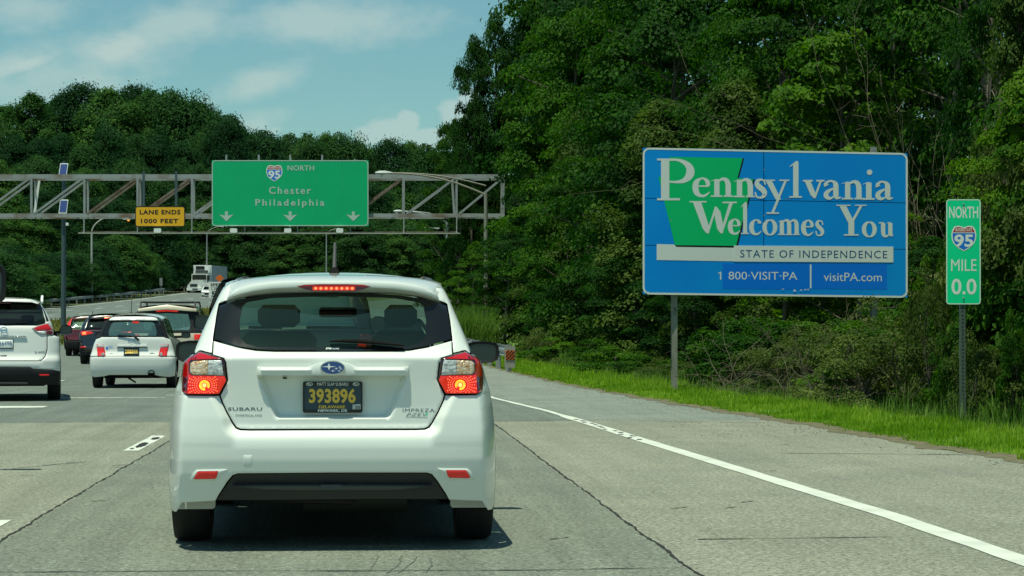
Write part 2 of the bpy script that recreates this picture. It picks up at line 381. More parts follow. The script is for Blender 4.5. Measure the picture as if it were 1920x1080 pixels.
M_roadO = asphalt('far_asphalt', (.155, .185, .170), (.125, .152, .140), 1)
xs = [-420, -330, -260, -200, -160, -130, -110]+frange(-95, 60, 2.5)+[70, 85, 110, 150, 200, 280, 420]
ys = frange(-40, 0, 10)[:-1]+frange(0, 120, 2.5)[:-1]+frange(120, 420, 5)+[450, 500, 560, 640, 760, 1000, 1500]
grid('ground', xs, ys, lambda x, y: zground(x, y)-(.35 if -2 < x-xedge(y) < 9 and y < 146 else .05), M_ground)
def strip(name, fa, fb, ys, mat, nx=6, lift=0., jag=0., kind='structure', xs_even=True):
    vs = []; n = nx+1
    for y in ys:
        a, b = fa(y), fb(y)
        for i in range(n):
            x = a+(b-a)*i/nx
            if jag and i in (0, nx): x += random.uniform(-jag, jag)
            vs.append((x, y, zroad(y)+lift))
    fs = [(j*n+i, j*n+i+1, (j+1)*n+i+1, (j+1)*n+i) for j in range(len(ys)-1) for i in range(nx)]
    me = bpy.data.meshes.new(name); me.from_pydata(vs, [], fs); me.materials.append(mat)
    o = bpy.data.objects.new(name, me); col.objects.link(o)
    if kind: tag(o, kind=kind)
    return o
YJ = 29.1
cL = lambda y: -1.9; cR = lambda y: interp(y, [(0, 1.58), (11, 1.64), (20, 1.66), (29, 1.76), (60, 1.6)])
eR = lambda y: xedge(y)+.12*math.sin(y*1.9)*.5+.05*math.sin(y*5.3)
near = frange(-20, YJ, .35); far = frange(YJ, 345, 2.0)
strip('road', lambda y: -16, cL, near, M_roadL)
strip('road', cL, cR, near, M_roadC)
strip('road_shoulder', cR, eR, near, M_roadR)
strip('road', lambda y: interp(y, [(29, -16), (130, -14), (170, -12), (230, -5), (345, 18)]), lambda y: interp(y, LLINE)+.1, far, M_roadF)
strip('road_shoulder', lambda y: interp(y, LLINE)+.1, eR, far, M_roadS)
strip('opposite_road', lambda y: xfar(y), lambda y: interp(y, OPN), frange(0, 345, 5), M_roadO)
# painted lines
strip('edge_line', lambda y: interp(y, LLINE)-(.080 if y < 31 else .05)-.004*math.sin(y*3), lambda y: interp(y, LLINE)+(.080 if y < 31 else .05)+.004*math.sin(y*4.1), frange(3, 200, .5), M_paintw, 1, .004, .004)
def dash(y0, y1, x, w=.075, name='lane_dash'):
    return strip(name, lambda y: x(y)-w, lambda y: x(y)+w, frange(y0, y1, .5), M_paintw, 1, .004, .003)
for y0, y1 in ((10.6, 14.1), (22.15, 25.3), (34.4, 37.4), (46.6, 49.6), (58.8, 61.8), (71, 74)):
    dash(y0, y1, lambda y: interp(y, [(10, -2.14), (25, -2.10), (40, -2.6), (60, -3.0), (90, -2.4)]))
for k in range(6):
    dash(14+12.2*k, 17+12.2*k, lambda y: interp(y, [(10, -5.8), (25, -5.8), (40, -6.4), (60, -6.8), (90, -6.2)]))
for k in range(22):                                         # dashes of the opposite carriageway
    for fr in (.33, .66):
        y = 150+9*k; dash(y, y+3.2, lambda q: xfar(q)+(interp(q, OPN)-xfar(q))*fr, .10)
strip('opposite_edge_line', lambda y: xfar(y)+.8, lambda y: xfar(y)+1.0, frange(100, 340, 4), M_paintw, 1, .004)
strip('opposite_edge_line', lambda y: interp(y, OPN)-1.0, lambda y: interp(y, OPN)-.8, frange(100, 335, 4), M_paintw, 1, .004)
# tar patches worn into the near dash
mb = MB()
for cx, cy, rx, ry in ((-2.10, 23.2, .055, .55), (-2.08, 24.6, .05, .28), (-2.13, 22.5, .02, .12)):
    P = [(cx+rx*math.cos(t)*random.uniform(.6, 1.15), cy+ry*math.sin(t)*random.uniform(.75, 1.1), .0075) for t in [2*math.pi*i/26 for i in range(26)]]
    mb.add(P, [tuple(range(26))])
for k in range(14):
    t = 24+k*.42; cx = interp(t, LLINE)-.02+random.uniform(-.05, .05)
    mb.add([(cx+.05*random.uniform(.3, 1)*math.cos(a), t+.13*math.sin(a)*random.uniform(.4, 1), .0075) for a in [2*math.pi*i/9 for i in range(9)]], [tuple(range(9))])
tag(part('tar_patch', mb, M_crack), kind='structure')
def crack(pts, w, jit=.03, step=.16, name='road_crack', mat=None):
    mb = MB(); L = []; 
    for (x0, y0), (x1, y1) in zip(pts, pts[1:]):
        n = max(2, int(math.hypot(x1-x0, y1-y0)/step))
        for i in range(n): L.append((x0+(x1-x0)*i/n, y0+(y1-y0)*i/n))
    L.append(pts[-1]); vs = []; o = 0.
    d = Vector((pts[-1][0]-pts[0][0], pts[-1][1]-pts[0][1])).normalized(); nx, ny = d.y, -d.x
    for x, y in L:
        o = o*.7+random.uniform(-jit, jit); a = w*random.uniform(.15, 1.0)
        for s in (-1, 1): vs.append((x+nx*(o+s*a/2), y+ny*(o+s*a/2), zroad(y)+.003))
    mb.add(vs, [(2*i, 2*i+1, 2*i+3, 2*i+2) for i in range(len(L)-1)])
    return tag(part(name, mb, mat or M_crack, fix=False), kind='structure')
crack([(-1.9, 8), (-1.92, 14), (-1.88, 29)], .026, .008, .07)
crack([(cR(8), 8), (cR(14), 14), (cR(29), 29)], .028, .007, .07)
crack([(-6, 11.12), (-1.9, 11.05)], .035, .008); crack([(-1.9, 11.1), (.9, 11.0), (1.6, 11.05)], .03, .01)
crack([(1.9, 12.55), (3.0, 12.6)], .03, .01); crack([(4.0, 21.3), (5.7, 20.9)], .05, .006)  # the second is just a thin dark line across the right shoulder
crack([(-14, 29.1), (-1.9, 29.1)], .04, .01); crack([(-1.9, 29.1), (3.0, 29.1)], .06, .01); crack([(3, 29.1), (5.5, 28.2)], .05, .02)
crack([(2.9, 28), (2.75, 33), (2.5, 39)], .10, .02); crack([(-2.9, 19.2), (-2.3, 20.4)], .03, .03)
for _ in range(26):
    x, y = random.uniform(-3.4, 5), random.uniform(11.5, 27); a = random.uniform(-.5, .5)
    if -.95 < x < .8 and y > 11.9: continue
    crack([(x, y), (x+.12*math.cos(a), y+.12)], .025, .01, .04)
for x0, x1, y0, y1, w in ((.17, .26, 10.9, 11.75, .014), (.22, .33, 10.9, 11.7, .012), (.35, .40, 10.9, 11.6, .012), (.08, .13, 11.0, 11.7, .010), (-1.1, -.98, 15, 20, .02), (.75, .70, 17.5, 25, .02)):
    crack([(x0, y0), ((x0+x1)/2+.015, (y0+y1)/2), (x1, y1)], w, .004, .03, 'tyre_mark', M_tyre)
mb = MB()                                                   # pale worn transverse marking
for X0, X1, Y0, Y1 in ((-6.5, -4.6, 34.2, 35.6), (-5.2, -3.2, 39.4, 39.8), (-3.3, 2.2, 41.0, 41.25)):
    nn = 24; vs = []
    for i in range(nn+1):
        x = X0+(X1-X0)*i/nn; k = 1-.6*i/nn
        vs += [(x, Y0+random.uniform(0, .1)+(1-k)*.5*(Y1-Y0), .004), (x, Y1-random.uniform(0, .1)-(1-k)*.3*(Y1-Y0), .004)]
    mb.add(vs, [(2*i, 2*i+2, 2*i+3, 2*i+1) for i in range(nn)])
tag(part('worn_marking', mb, M_paintw, fix=False), kind='structure')
# verge
def vergez(x, y): return zground(x, y)+.0
vs = []; ysv = frange(4, 140, .6); nx = 14
for y in ysv:
    e = eR(y)-.03
    for i in range(nx+1):
        x = e+9*(i/nx)**1.4; vs.append((x, y, zground(x, y)+.012+(.03*smooth_noise(x*9, y*9) if i > 1 else -.005)))
n = nx+1; mbv = MB().add(vs, [(j*n+i, j*n+i+1, (j+1)*n+i+1, (j+1)*n+i) for j in range(len(ysv)-1) for i in range(nx)])
tag(part('grass_verge', mbv, M_verge, smooth=False, fix=False), kind='structure')
vs = []; yy = frange(4, 110, .22)
for y in yy:
    e = eR(y)-.03; a = .03+.05*abs(random.gauss(0, 1)); b = .10+.07*abs(random.gauss(0, 1))
    vs += [(e-a, y, zroad(y)+.003), (e+.02, y, zroad(y)+.012), (e+b, y, zground(e+b, y)+.024)]
mbd = MB().add(vs, [(3*j+i, 3*j+i+1, 3*j+i+4, 3*j+i+3) for j in range(len(yy)-1) for i in range(2)])
tag(part('dirt_edge', mbd, pmat('dirt', (.10, .085, .05), .95, noise=(9, (.17, .16, .09), .35, .7, 4), bump=(25, .8, .02)), fix=False), kind='structure')
# loose stones and debris on the shoulder
mb = MB()
for _ in range(520):
    y = random.uniform(19, 70); x = eR(y)-abs(random.gauss(0, .28))-.02
    if random.random() < .25: x = random.uniform(3.8, 5.6); y = random.uniform(24.5, 29.5)
    if x > eR(y): continue
    r = random.uniform(.005, .013); z = zroad(y)
    mb.add([(x+r*1.5, y, z), (x, y+r*1.6, z), (x-r, y, z), (x, y-r*1.3, z), (x+r*.2, y, z+r*.9)], [(0, 1, 4), (1, 2, 4), (2, 3, 4), (3, 0, 4)])
tag(part('gravel', mb, pmat('debris', (.12, .11, .09), .9), fix=False), kind='stuff')

# ------------------------------------------------------------------ foliage meshes
def raw_mesh(name, V, nper, faces_per, mat):
    """V: (n, nper, 3); faces_per: list of index tuples (all the same length)"""
    n = V.shape[0]; F = np.array(faces_per, dtype=np.int32); fl = F.shape[1]
    idx = (F[None]+(np.arange(n, dtype=np.int32)*nper)[:, None, None]).reshape(-1)
    me = bpy.data.meshes.new(name); me.vertices.add(n*nper); me.vertices.foreach_set('co', V.astype(np.float32).reshape(-1))
    nf = n*len(faces_per); me.loops.add(nf*fl); me.loops.foreach_set('vertex_index', idx)
    me.polygons.add(nf); me.polygons.foreach_set('loop_start', np.arange(0, nf*fl, fl, dtype=np.int32)); me.polygons.foreach_set('loop_total', np.full(nf, fl, dtype=np.int32))
    me.materials.append(mat); me.update(calc_edges=True); me.validate(); return me
def unit(a): return a/np.maximum(1e-6, np.linalg.norm(a, axis=-1, keepdims=True))
def leaf_quads(C, Nn, size, rng, aspect=.62):
    n = len(C); r = unit(rng.normal(size=(n, 3))); A = unit(np.cross(Nn, r)); B = np.cross(Nn, A)
    l = (size*rng.uniform(.65, 1.35, n))[:, None]; w = l*aspect
    fold = Nn*l*.14
    return np.stack([C-A*l*.5, C-B*w*.5+fold, C+A*l*.5, C+B*w*.5+fold], 1)
def crown_points(rng, H, R, z0, ncl, nleaf, flat=.6, clr=.9, shape='oak', droop=0.):
    """leaf clumps on an uneven crown; returns leaf centres and normals"""
    cs = []; 
    lob = rng.uniform(0, 2*np.pi, 4)
    for i in range(ncl):
        t = rng.uniform(0, 1)**.8; th = rng.uniform(0, 2*np.pi)
        if shape == 'cone': prof = (1-t)**.75*.95+.10
        elif shape == 'bush': prof = math.sqrt(max(0, 1-t**2.2))*.95+.05
        else: prof = math.sin(math.pi*min(1, .14+t*.90))**.6
        rr = R*prof*(1+.22*math.sin(2*th+lob[0]+4*t)+.15*math.sin(5*th+lob[1]-7*t)+.08*math.sin(9*th+lob[2]+13*t))
        k = rng.uniform(.35, 1.)**.45
        cs.append((rr*k*math.cos(th), rr*k*math.sin(th), z0+(H-z0)*t+rng.uniform(-.3, .3)))
    cs = np.array(cs); per = rng.multinomial(nleaf, np.ones(ncl)/ncl*1.0)
    C = []; Nn = []
    for c, k in zip(cs, per):
        r = clr*rng.uniform(.6, 1.35)
        d = unit(rng.normal(size=(k, 3))); rad = rng.uniform(.25, 1, k)**.5
        d[:, 2] = np.abs(d[:, 2])*1.0-.25
        p = d*rad[:, None]*r*np.array([1, 1, flat]); 
        # a few sprigs that stick out
        m = rng.uniform(size=k) < .08; p[m] *= 1.32
        p[:, 2] -= droop*(np.linalg.norm(p[:, :2], axis=1)**2)
        C.append(c+p); out = unit(np.array([c[0], c[1], 0])+1e-6)
        Nn.append(unit(d*.6+out*.35+np.array([0, 0, .65])+rng.normal(size=(k, 3))*.45))
    return np.concatenate(C), np.concatenate(Nn), cs
def make_crown(seed, H, R, z0, ncl, nleaf, size, mat, **k):
    rng = np.random.default_rng(seed); C, Nn, cs = crown_points(rng, H, R, z0, ncl, nleaf, **k)
    return raw_mesh('crown', leaf_quads(C, Nn, size, rng), 4, [(0, 1, 2), (0, 2, 3)], mat), cs
def make_trunk(seed, H, cs, r0=.16, mat=None, nl=14):
    rd = random.Random(seed); mb = MB(); top = H*.86; P = []
    for i in range(9):
        t = i/8; P.append(Vector((.25*math.sin(t*3+seed), .22*math.sin(t*4+seed*2), t*top)))
    mb.tube(P, [r0*(1-.85*i/8)+.015 for i in range(9)], 7)
    for c in rd.sample(list(cs), min(nl, len(cs))):
        e = Vector(c); h = max(.6, min(top*.92, e.z-rd.uniform(.5, 2.2))); i = h/top*8; a = P[int(i)].lerp(P[min(8, int(i)+1)], i % 1)
        m = a.lerp(e, .5)+Vector((rd.uniform(-.2, .2), rd.uniform(-.2, .2), rd.uniform(0, .35)))
        mb.tube([a, m, e], [r0*.35, r0*.22, .012], 5, False)
    return mb.mesh('trunk', mat or M_bark, True)
CROWNS = {}
def variant(key, seed, H, R, z0, ncl, nleaf, size, mat, tm=None, r0=.16, **k):
    c, cs = make_crown(seed, H, R, z0, ncl, nleaf, size, mat, **k)
    CROWNS[key] = (c, make_trunk(seed, H, cs, r0, tm), H, R)
LEAFK = 1.0
# near trees: 10 m tall as built, small leaves
variant('n1', 1, 10, 3.3, .6, 105, int(34000*LEAFK), .135, M_leafB, clr=.85, flat=.62)
variant('n2', 2, 10, 3.2, .5, 95, int(34000*LEAFK), .135, M_leafA, clr=.9, flat=.55, shape='bush')
variant('n3', 3, 10, 2.7, .8, 90, int(30000*LEAFK), .125, M_leafC, clr=.75, flat=.7)
variant('n4', 4, 10, 3.0, .4, 100, int(30000*LEAFK), .14, M_leafD, clr=.7, flat=.9, shape='cone', droop=.25)
variant('n5', 5, 10, 3.5, 2.0, 70, int(26000*LEAFK), .14, M_leafA, clr=.95, flat=.5, r0=.13)
variant('n6', 6, 10, 3.2, .5, 70, 15000, .21, M_leafC, clr=.95, flat=.6, shape='bush')
# far trees: 10 m as built too, coarser leaves
variant('f1', 11, 10, 3.6, .5, 130, 34000, .20, M_leafF1, clr=1.2, flat=1.0, shape='bush')
variant('f2', 12, 10, 3.4, .5, 120, 32000, .20, M_leafF2, clr=1.2, flat=1.0, shape='bush')
variant('f3', 13, 10, 3.0, .5, 100, 26000, .20, M_leafF3, clr=1.05, flat=1.0)
# undergrowth: 2 m tall as built
variant('s1', 21, 2, 1.35, .05, 46, 9000, .085, M_leafA, r0=.03, clr=.36, flat=.8, shape='bush')
variant('s2', 22, 2, 1.2, .05, 40, 7000, .095, M_leafC, r0=.03, clr=.34, flat=.7, shape='bush')
variant('s3', 23, 2, 1.5, .05, 40, 6000, .075, M_leafS, r0=.03, clr=.36, flat=.9, shape='bush')
# ------------------------------------------------------------------ trees, shrubs and grass
TREE_N = []
def tree(name, key, u, Y, top_v=None, h=None, R=None, label='', group=None, cat='tree', X=None, sink=.1, rz=None):
    crown, trunk, H0, R0 = CROWNS[key]
    x = at(u, 500, Y).x if X is None else X
    z = zground(x, Y)-sink
    if h is None: h = at(u, top_v, Y).z-z
    R = R or R0*h/H0
    if X is None and u > 1712 and Y < 47: R = max(.45, min(R, (u-1714)*Y/4300/1.45))
    if u > 1839 and Y < 31.5: R = max(.25, min(R, (u-1843)*Y/4300/1.45)); h = min(h, 1.4) if u < 1900 else h
    t = thing(name, label, cat, (x, Y, z), random.uniform(0, 6.28) if rz is None else rz, group, local=True)
    t.scale = (R/R0, R/R0, h/H0)
    for nm, me in (('trunk', trunk), ('crown', crown)):
        o = bpy.data.objects.new(nm, me); col.objects.link(o); o.parent = t
    TREE_N.append(t); return t
TINT = {'n1': 'dark green', 'n2': 'mid green', 'n3': 'bright green', 'n4': 'olive', 'n5': 'open branched', 'n6': 'large leaved', 'f1': 'dark green', 'f2': 'mid green', 'f3': 'pale green'}
LM = [(-60, 'at the far left edge of the picture'), (70, 'left of the solar panel pole'), (135, 'behind the solar panel pole'), (200, 'right of the solar panel pole'), (255, 'left of the yellow lane ends sign'),
      (350, 'behind the yellow lane ends sign'), (400, 'just left of the green overhead sign'), (480, 'behind the left arrow of the green overhead sign'), (560, 'behind the middle of the green overhead sign'),
      (640, 'behind the right half of the green overhead sign'), (700, 'at the right edge of the green overhead sign'), (760, 'behind the nearest street lamp head'), (830, 'behind the right part of the truss'),
      (900, 'at the right end of the overhead truss'), (975, 'right of the nearest street lamp pole'), (1060, 'between truss and blue welcome sign'), (1130, 'left of the blue welcome sign'), (1205, 'at the left edge of the welcome sign'),
      (1300, 'behind the left post of the welcome sign'), (1420, 'behind the welcome sign keystone'), (1540, 'behind the middle of the welcome sign'), (1640, 'behind the right half of the welcome sign'), (1710, 'behind the right edge of the welcome sign'),
      (1775, 'between welcome sign and mile marker'), (1850, 'behind the mile marker'), (1920, 'right of the mile marker'), (9999, 'at the far right edge of the picture')]
def lm(u):
    for a, s in LM:
        if u < a: return s
SEEN = set()
def uniq(*opts):
    for s in opts:
        if s not in SEEN: SEEN.add(s); return s
    return opts[-1]
rt = random.Random(5)
GL, GR = 'woodland trees beyond the opposite carriageway', 'woodland trees on the right bank'
# skyline of the left wood: u, top v, distance, crown radius
SKY = [(8, 208, 395, 6.2), (58, 185, 385, 4.6), (108, 200, 400, 5.5), (150, 176, 390, 5.8), (203, 178, 380, 5.6), (248, 180, 395, 5.6), (292, 186, 385, 5.4), (336, 190, 378, 5.6), (378, 214, 385, 5.0),
       (416, 232, 375, 5.2), (447, 258, 385, 4.4), (490, 262, 372, 4.6), (532, 266, 390, 4.4), (575, 268, 380, 4.0), (612, 262, 385, 4.2), (648, 266, 372, 4.2), (692, 290, 385, 4.2), (728, 279, 378, 4.4), (768, 277, 388, 4.4), (808, 286, 376, 4.6), (850, 300, 384, 4.6), (895, 300, 390, 4.6)]
for i, (u, v, Y, R) in enumerate(SKY):
    R *= 1.22
    k = rt.choice(['f1', 'f2', 'f1', 'f2', 'f3']) if i not in (1, 14) else 'f3'
    tree('deciduous_tree', k, u, Y, v, R=R, label=uniq('tall %s tree on the skyline %s' % (TINT[k], lm(u)), 'rounded %s tree on the skyline %s' % (TINT[k], lm(u))), group=GL)
for r, (Yr, v0, v1, st) in enumerate(((362, 245, 285, 42), (348, 300, 345, 40), (337, 365, 410, 42))):
    u = -25+13*r
    while u < 900:
        Y = Yr+rt.uniform(-5, 5)
        if u < 330: Y -= (26, 40, 56)[r]*(1-u/420)
        v = rt.uniform(v0, v1)+(0 if u < 430 else (70, 45, 20)[r])
        k = rt.choice(['f1', 'f1', 'f2', 'f2', 'f3'])
        s = ('upper row', 'middle row', 'lower row')[r]
        tree('deciduous_tree', k, u, Y, v, R=rt.uniform(3.9, 5.0)*Y/350,
             label=uniq('%s %s tree %s' % (TINT[k], s, lm(u)), 'slimmer %s %s tree %s' % (TINT[k], s, lm(u)), 'rounder %s %s tree %s' % (TINT[k], s, lm(u))), group=GL)
        u += st*rt.uniform(.85, 1.2)
u = -20
while u < 870:                                              # low thicket at the foot of the left wood
    if u < 345: Y = interp(u, [(-20, 205), (80, 238), (200, 268), (345, 326)])+11
    else: Y = 334
    k = rt.choice(['f2', 'f3', 'f1'])
    tree('thicket_tree', k, u, Y+rt.uniform(0, 3), h=rt.uniform(4.5, 9), R=rt.uniform(2.6, 4.0), label=uniq('low %s thicket tree %s' % (TINT[k], lm(u)), 'rounder low %s thicket tree %s' % (TINT[k], lm(u)), 'narrow low %s thicket tree %s' % (TINT[k], lm(u))), group='thicket trees behind the far guardrail')
    u += rt.uniform(24, 34)
tree('young_tree', 'f3', 303, 318, h=6.4, R=2.0, label='young bright green pointed tree behind the far guardrail near the truck', group=GL)
# right bank
def yfront(u): return interp(u, [(860, 118), (1000, 96), (1100, 78), (1200, 65), (1300, 57), (1500, 48.5), (1650, 48), (1720, 46), (1800, 37), (1900, 32), (2100, 28), (2700, 17)])
def yshrub(u): return interp(u, [(900, 100), (1000, 82), (1100, 63), (1200, 54), (1300, 48), (1500, 41.5), (1700, 34), (1800, 30.8), (1900, 27), (2100, 23), (2700, 14)])
BIG = [(1012, -22, 141, 3.4, 'n1'), (1060, -70, 139, 3.6, 'n2'), (928, 38, 139, 2.4, 'n1'), (893, 195, 140, 1.5, 'n1'), (1125, -120, 136, 4.2, 'n2'), (846, 238, 140, 1.8, 'n2'), (888, 78, 138, 1.9, 'n1'), (862, 285, 134, 1.4, 'n1'),
       (905, 262, 142, 2.2, 'n2'), (955, 215, 139, 2.6, 'n4'), (1035, 235, 108, 2.2, 'n2'), (1060, 120, 112, 3.2, 'n4'), (1130, 60, 106, 3.4, 'n2'), (880, 330, 143, 1.9, 'n2'),
       (1035, 330, 107, 1.8, 'n6'), (995, 345, 100, 1.8, 'n1'), (893, 462, 101, 1.3, 'n3'), (952, 430, 98, 1.6, 'n1'), (1065, 300, 92, 2.2, 'n1'), (1090, 225, 88, 2.3, 'n4')]
for u, v, Y, R, k in BIG:
    tree('deciduous_tree', k, u, Y, v, R=R, label=uniq('%s %s tree %s' % ('tall' if v < 130 else 'medium' if v < 300 else 'short', TINT[k], lm(u)), 'leaning %s %s tree %s' % ('tall' if v < 130 else 'medium' if v < 300 else 'short', TINT[k], lm(u)), 'crowded %s tree %s' % (TINT[k], lm(u))), group=GR)
ROWS = [(1.5, 3.6, 5.2, 1.5, 1.9, 1.9), (5.5, 6.5, 8.5, 2.1, 2.7, 2.6), (11, 10, 12.5, 2.7, 3.3, 3.4), (19, 13, 16, 3.2, 3.9, 4.6), (30, 17, 20, 3.8, 4.6, 6.0), (46, 20, 24, 4.4, 5.2, 7.0), (62, 22, 26, 5.0, 6.0, 8.0)]
for r, (dy, h0, h1, r0, r1, sp) in enumerate(ROWS):
    u = 1085+rt.uniform(-20, 30) if r else 1010
    while u < (2060 if r in (3, 5) else 2650):
        Y = yfront(u)+dy+rt.uniform(-1.2, 1.2); dark = 1700 < u < 1875
        if 1500 < u < 1810: Y = max(Y, 48.2)
        if dark and r in (1,): u += 60; continue
        k = rt.choice({0: ['n3', 'n6', 'n4', 'n1'], 1: ['n2', 'n4', 'n6', 'n3'], 2: ['n1', 'n2', 'n4', 'n5', 'n3', 'n6']}.get(r, ['n1', 'n2', 'n1', 'n5']))
        if dark: k = 'n1' if r < 3 else 'n5'
        h = rt.uniform(h0, h1)*(.62 if dark and r == 0 else 1)
        s = ('front row', 'second row', 'third row', 'fourth row', 'fifth row', 'sixth row', 'back row')[r]
        tree('deciduous_tree', k, u, Y, h=h, R=rt.uniform(r0, r1)*(.85 if dark else 1)*(.5 if r == 0 and 1795 < u < 1900 else 1),
             label=uniq('%s %s tree %s' % (TINT[k], s, lm(u)), 'other %s %s tree %s' % (TINT[k], s, lm(u)), 'wider %s %s tree %s' % (TINT[k], s, lm(u))), group=GR)
        u += sp*4300/Y*rt.uniform(.8, 1.15)
# shrubs along the front of the wood
u = 990
while u < 2500:
    Y = yshrub(u)+rt.uniform(0, 1.2)+(rt.choice([0, 2.2, 4.5]) if u > 1380 else 0); k = rt.choice(['s1', 's2', 's3', 's1']); h = rt.uniform(1.1, 2.4)
    if u < 1380: h *= .42
    elif 1330 <= u < 1690: h = min(h, 1.35)
    elif 1690 <= u < 1830: h = min(h, 1.9)
    tree('shrub', k, u, Y, h=h, R=rt.uniform(.8, 1.3)*(.6 if 1680 < u < 1830 else 1), label=uniq('%s shrub %s' % ({'s1': 'mid green', 's2': 'bright green', 's3': 'olive'}[k], lm(u)), 'lower %s shrub %s' % ({'s1': 'mid green', 's2': 'bright green', 's3': 'olive'}[k], lm(u)), 'spreading %s shrub %s' % ({'s1': 'mid green', 's2': 'bright green', 's3': 'olive'}[k], lm(u))), group='shrubs at the foot of the wood', cat='shrub')
    u += rt.uniform(.45, .8)*4300/Y
for u, Y, h, R, k, lab in ((1668, 41.0, 1.75, 1.1, 's3', 'tall olive shrub around the right post of the welcome sign'), (1752, 37.5, 2.3, .55, 's2', 'tall bright shrub between the welcome sign and the mile marker'), (1705, 36.5, 1.45, .9, 's1', 'broad green shrub left of the mile marker post'),
                      (1893, 32.5, 2.9, 1.0, 's2', 'bright shrub just right of the mile marker post'), (1800, 32.5, 1.5, .9, 's1', 'green shrub behind the foot of the mile marker'), (1975, 31.8, 3.4, 1.2, 's3', 'tall olive shrub at the right edge of the picture'),
                      (1600, 36.5, 1.4, 1.1, 's3', 'pale olive scrub bush right of the middle of the welcome sign'), (1520, 39.8, 1.25, 1.1, 's3', 'pale olive scrub bush left of the twig tangle'), (1640, 35.2, 1.15, 1.1, 's3', 'pale olive scrub bush below the right end of the welcome sign'), (1690, 34.2, 1.4, 1.0, 's3', 'high pale scrub bush just right of the welcome sign'), (1742, 33.2, 2.1, .8, 's3', 'highest pale scrub bush between the two signs'), (1460, 41.2, 1.1, 1.1, 's3', 'low pale scrub bush under the state slogan'), (1545, 41.0, 1.3, 1.3, 's3', 'rounded olive shrub under the welcome sign'), (1480, 44.0, 1.3, 1.4, 's1', 'green shrub under the middle of the welcome sign'), (1620, 40.0, 1.3, 1.2, 's2', 'bright leafy shrub in front of the twig thicket'), (1880, 34, 4.3, 1.2, 's3', 'high olive shrub behind the mile marker sign'), (1400, 47, 1.4, 1.3, 's1', 'dark green shrub right of the left sign post'),
                      (895, 96, 1.8, 1.1, 's2', 'bright shrub above the barrier end board'), (1010, 75, 1.2, .9, 's3', 'small olive shrub right of the striped barrier board')):
    tree('shrub', k, u, Y, h=h, R=R, label=lab, cat='shrub')
# dead twig thicket and vines
def twigs(rng, n, R, h, seg=7, r=.009):
    mb = MB()
    for _ in range(n):
        a = rng.uniform(0, 6.28); q = rng.uniform(0, R)**1; p = Vector((q*math.cos(a), q*math.sin(a)*.6, 0)); k_ = .35 if h > 5 else 1; d = Vector((rng.uniform(-.7, .7)*k_, rng.uniform(-.5, .5)*k_, rng.uniform(.6, 1.2)))
        L = [p.copy()]; st = h/seg*rng.uniform(.7, 1.25)
        for i in range(seg):
            d = (d+Vector((rng.uniform(-.3, .3), rng.uniform(-.3, .3), rng.uniform(-.42, .1)+(.14 if h > 5 else 0)))).normalized(); p = p+d*st; L.append(p.copy())
        mb.tube(L, [r*(1-.8*i/seg) for i in range(seg+1)], 3, False)
        for _k in range(5):
            i = rng.randint(2, seg-1); b = L[i]; e = b+Vector((rng.uniform(-.5, .5), rng.uniform(-.4, .4), rng.uniform(-.2, .5)))*min(h, 2.2)*.35
            mb.tube([b, b.lerp(e, .5)+Vector((0, 0, rng.uniform(-.05, .08))), e], [r*.5, r*.4, r*.2], 3, False)
    return mb
for u, Y, R, h, n, lab in ((1490, 40.8, 1.8, 1.6, 80, 'tangle of dry brown twigs under the middle of the welcome sign'), (1580, 38.5, 1.6, 1.7, 85, 'tangle of dry brown twigs under the right half of the welcome sign'), (1660, 35.8, 1.2, 1.5, 50, 'low dry twig tangle beside the right sign post'), (1730, 52, 1.3, 7.5, 45, 'high curtain of dry brown vines between the two signs'), (1790, 50, 1.0, 9.2, 40, 'high curtain of dry brown vines above the mile marker'), (1885, 33.2, .7, 1.0, 30, 'small dry weeds beside the mile marker post')):
    x = at(u, 500, Y).x; t = thing('twig_thicket', lab, 'bush', (x, Y, zground(x, Y)), 0, None, local=True)
    part('twigs', twigs(rt, n, R, h, 16 if h > 5 else 9, .011 if h > 5 else .008), M_twig, t, fix=False)
for u, Y, r, lab in ((1855, 47, .055, 'slender pale tree trunk standing behind the mile marker'), (1885, 49, .04, 'thin pale tree trunk right of the mile marker'), (1792, 52, .07, 'dark bare tree trunk left of the mile marker')):
    x = at(u, 500, Y).x; z = zground(x, Y); t = thing('bare_tree', lab, 'tree', (x, Y, z), 0, None, local=True)
    P = [Vector((.12*math.sin(i*1.1+u), .1*math.cos(i), i*1.35-.2)) for i in range(10)]
    mb = MB().tube(P, [r*(1.25-.09*i) for i in range(10)], 8)
    part('trunk', mb, M_barkl if 'pale' in lab else M_bark, t, True)
    for _ in range(16):
        mb = MB()
        i = rt.randint(3, 9); a = P[i]; e = a+Vector((rt.uniform(-1.3, 1.3), rt.uniform(-1, 1), rt.uniform(-.2, 1.1)))
        mb.tube([a, a.lerp(e, .5)+Vector((0, 0, .15)), e], [.022, .014, .005], 4, False)
        part('branch', mb, M_twig, t)
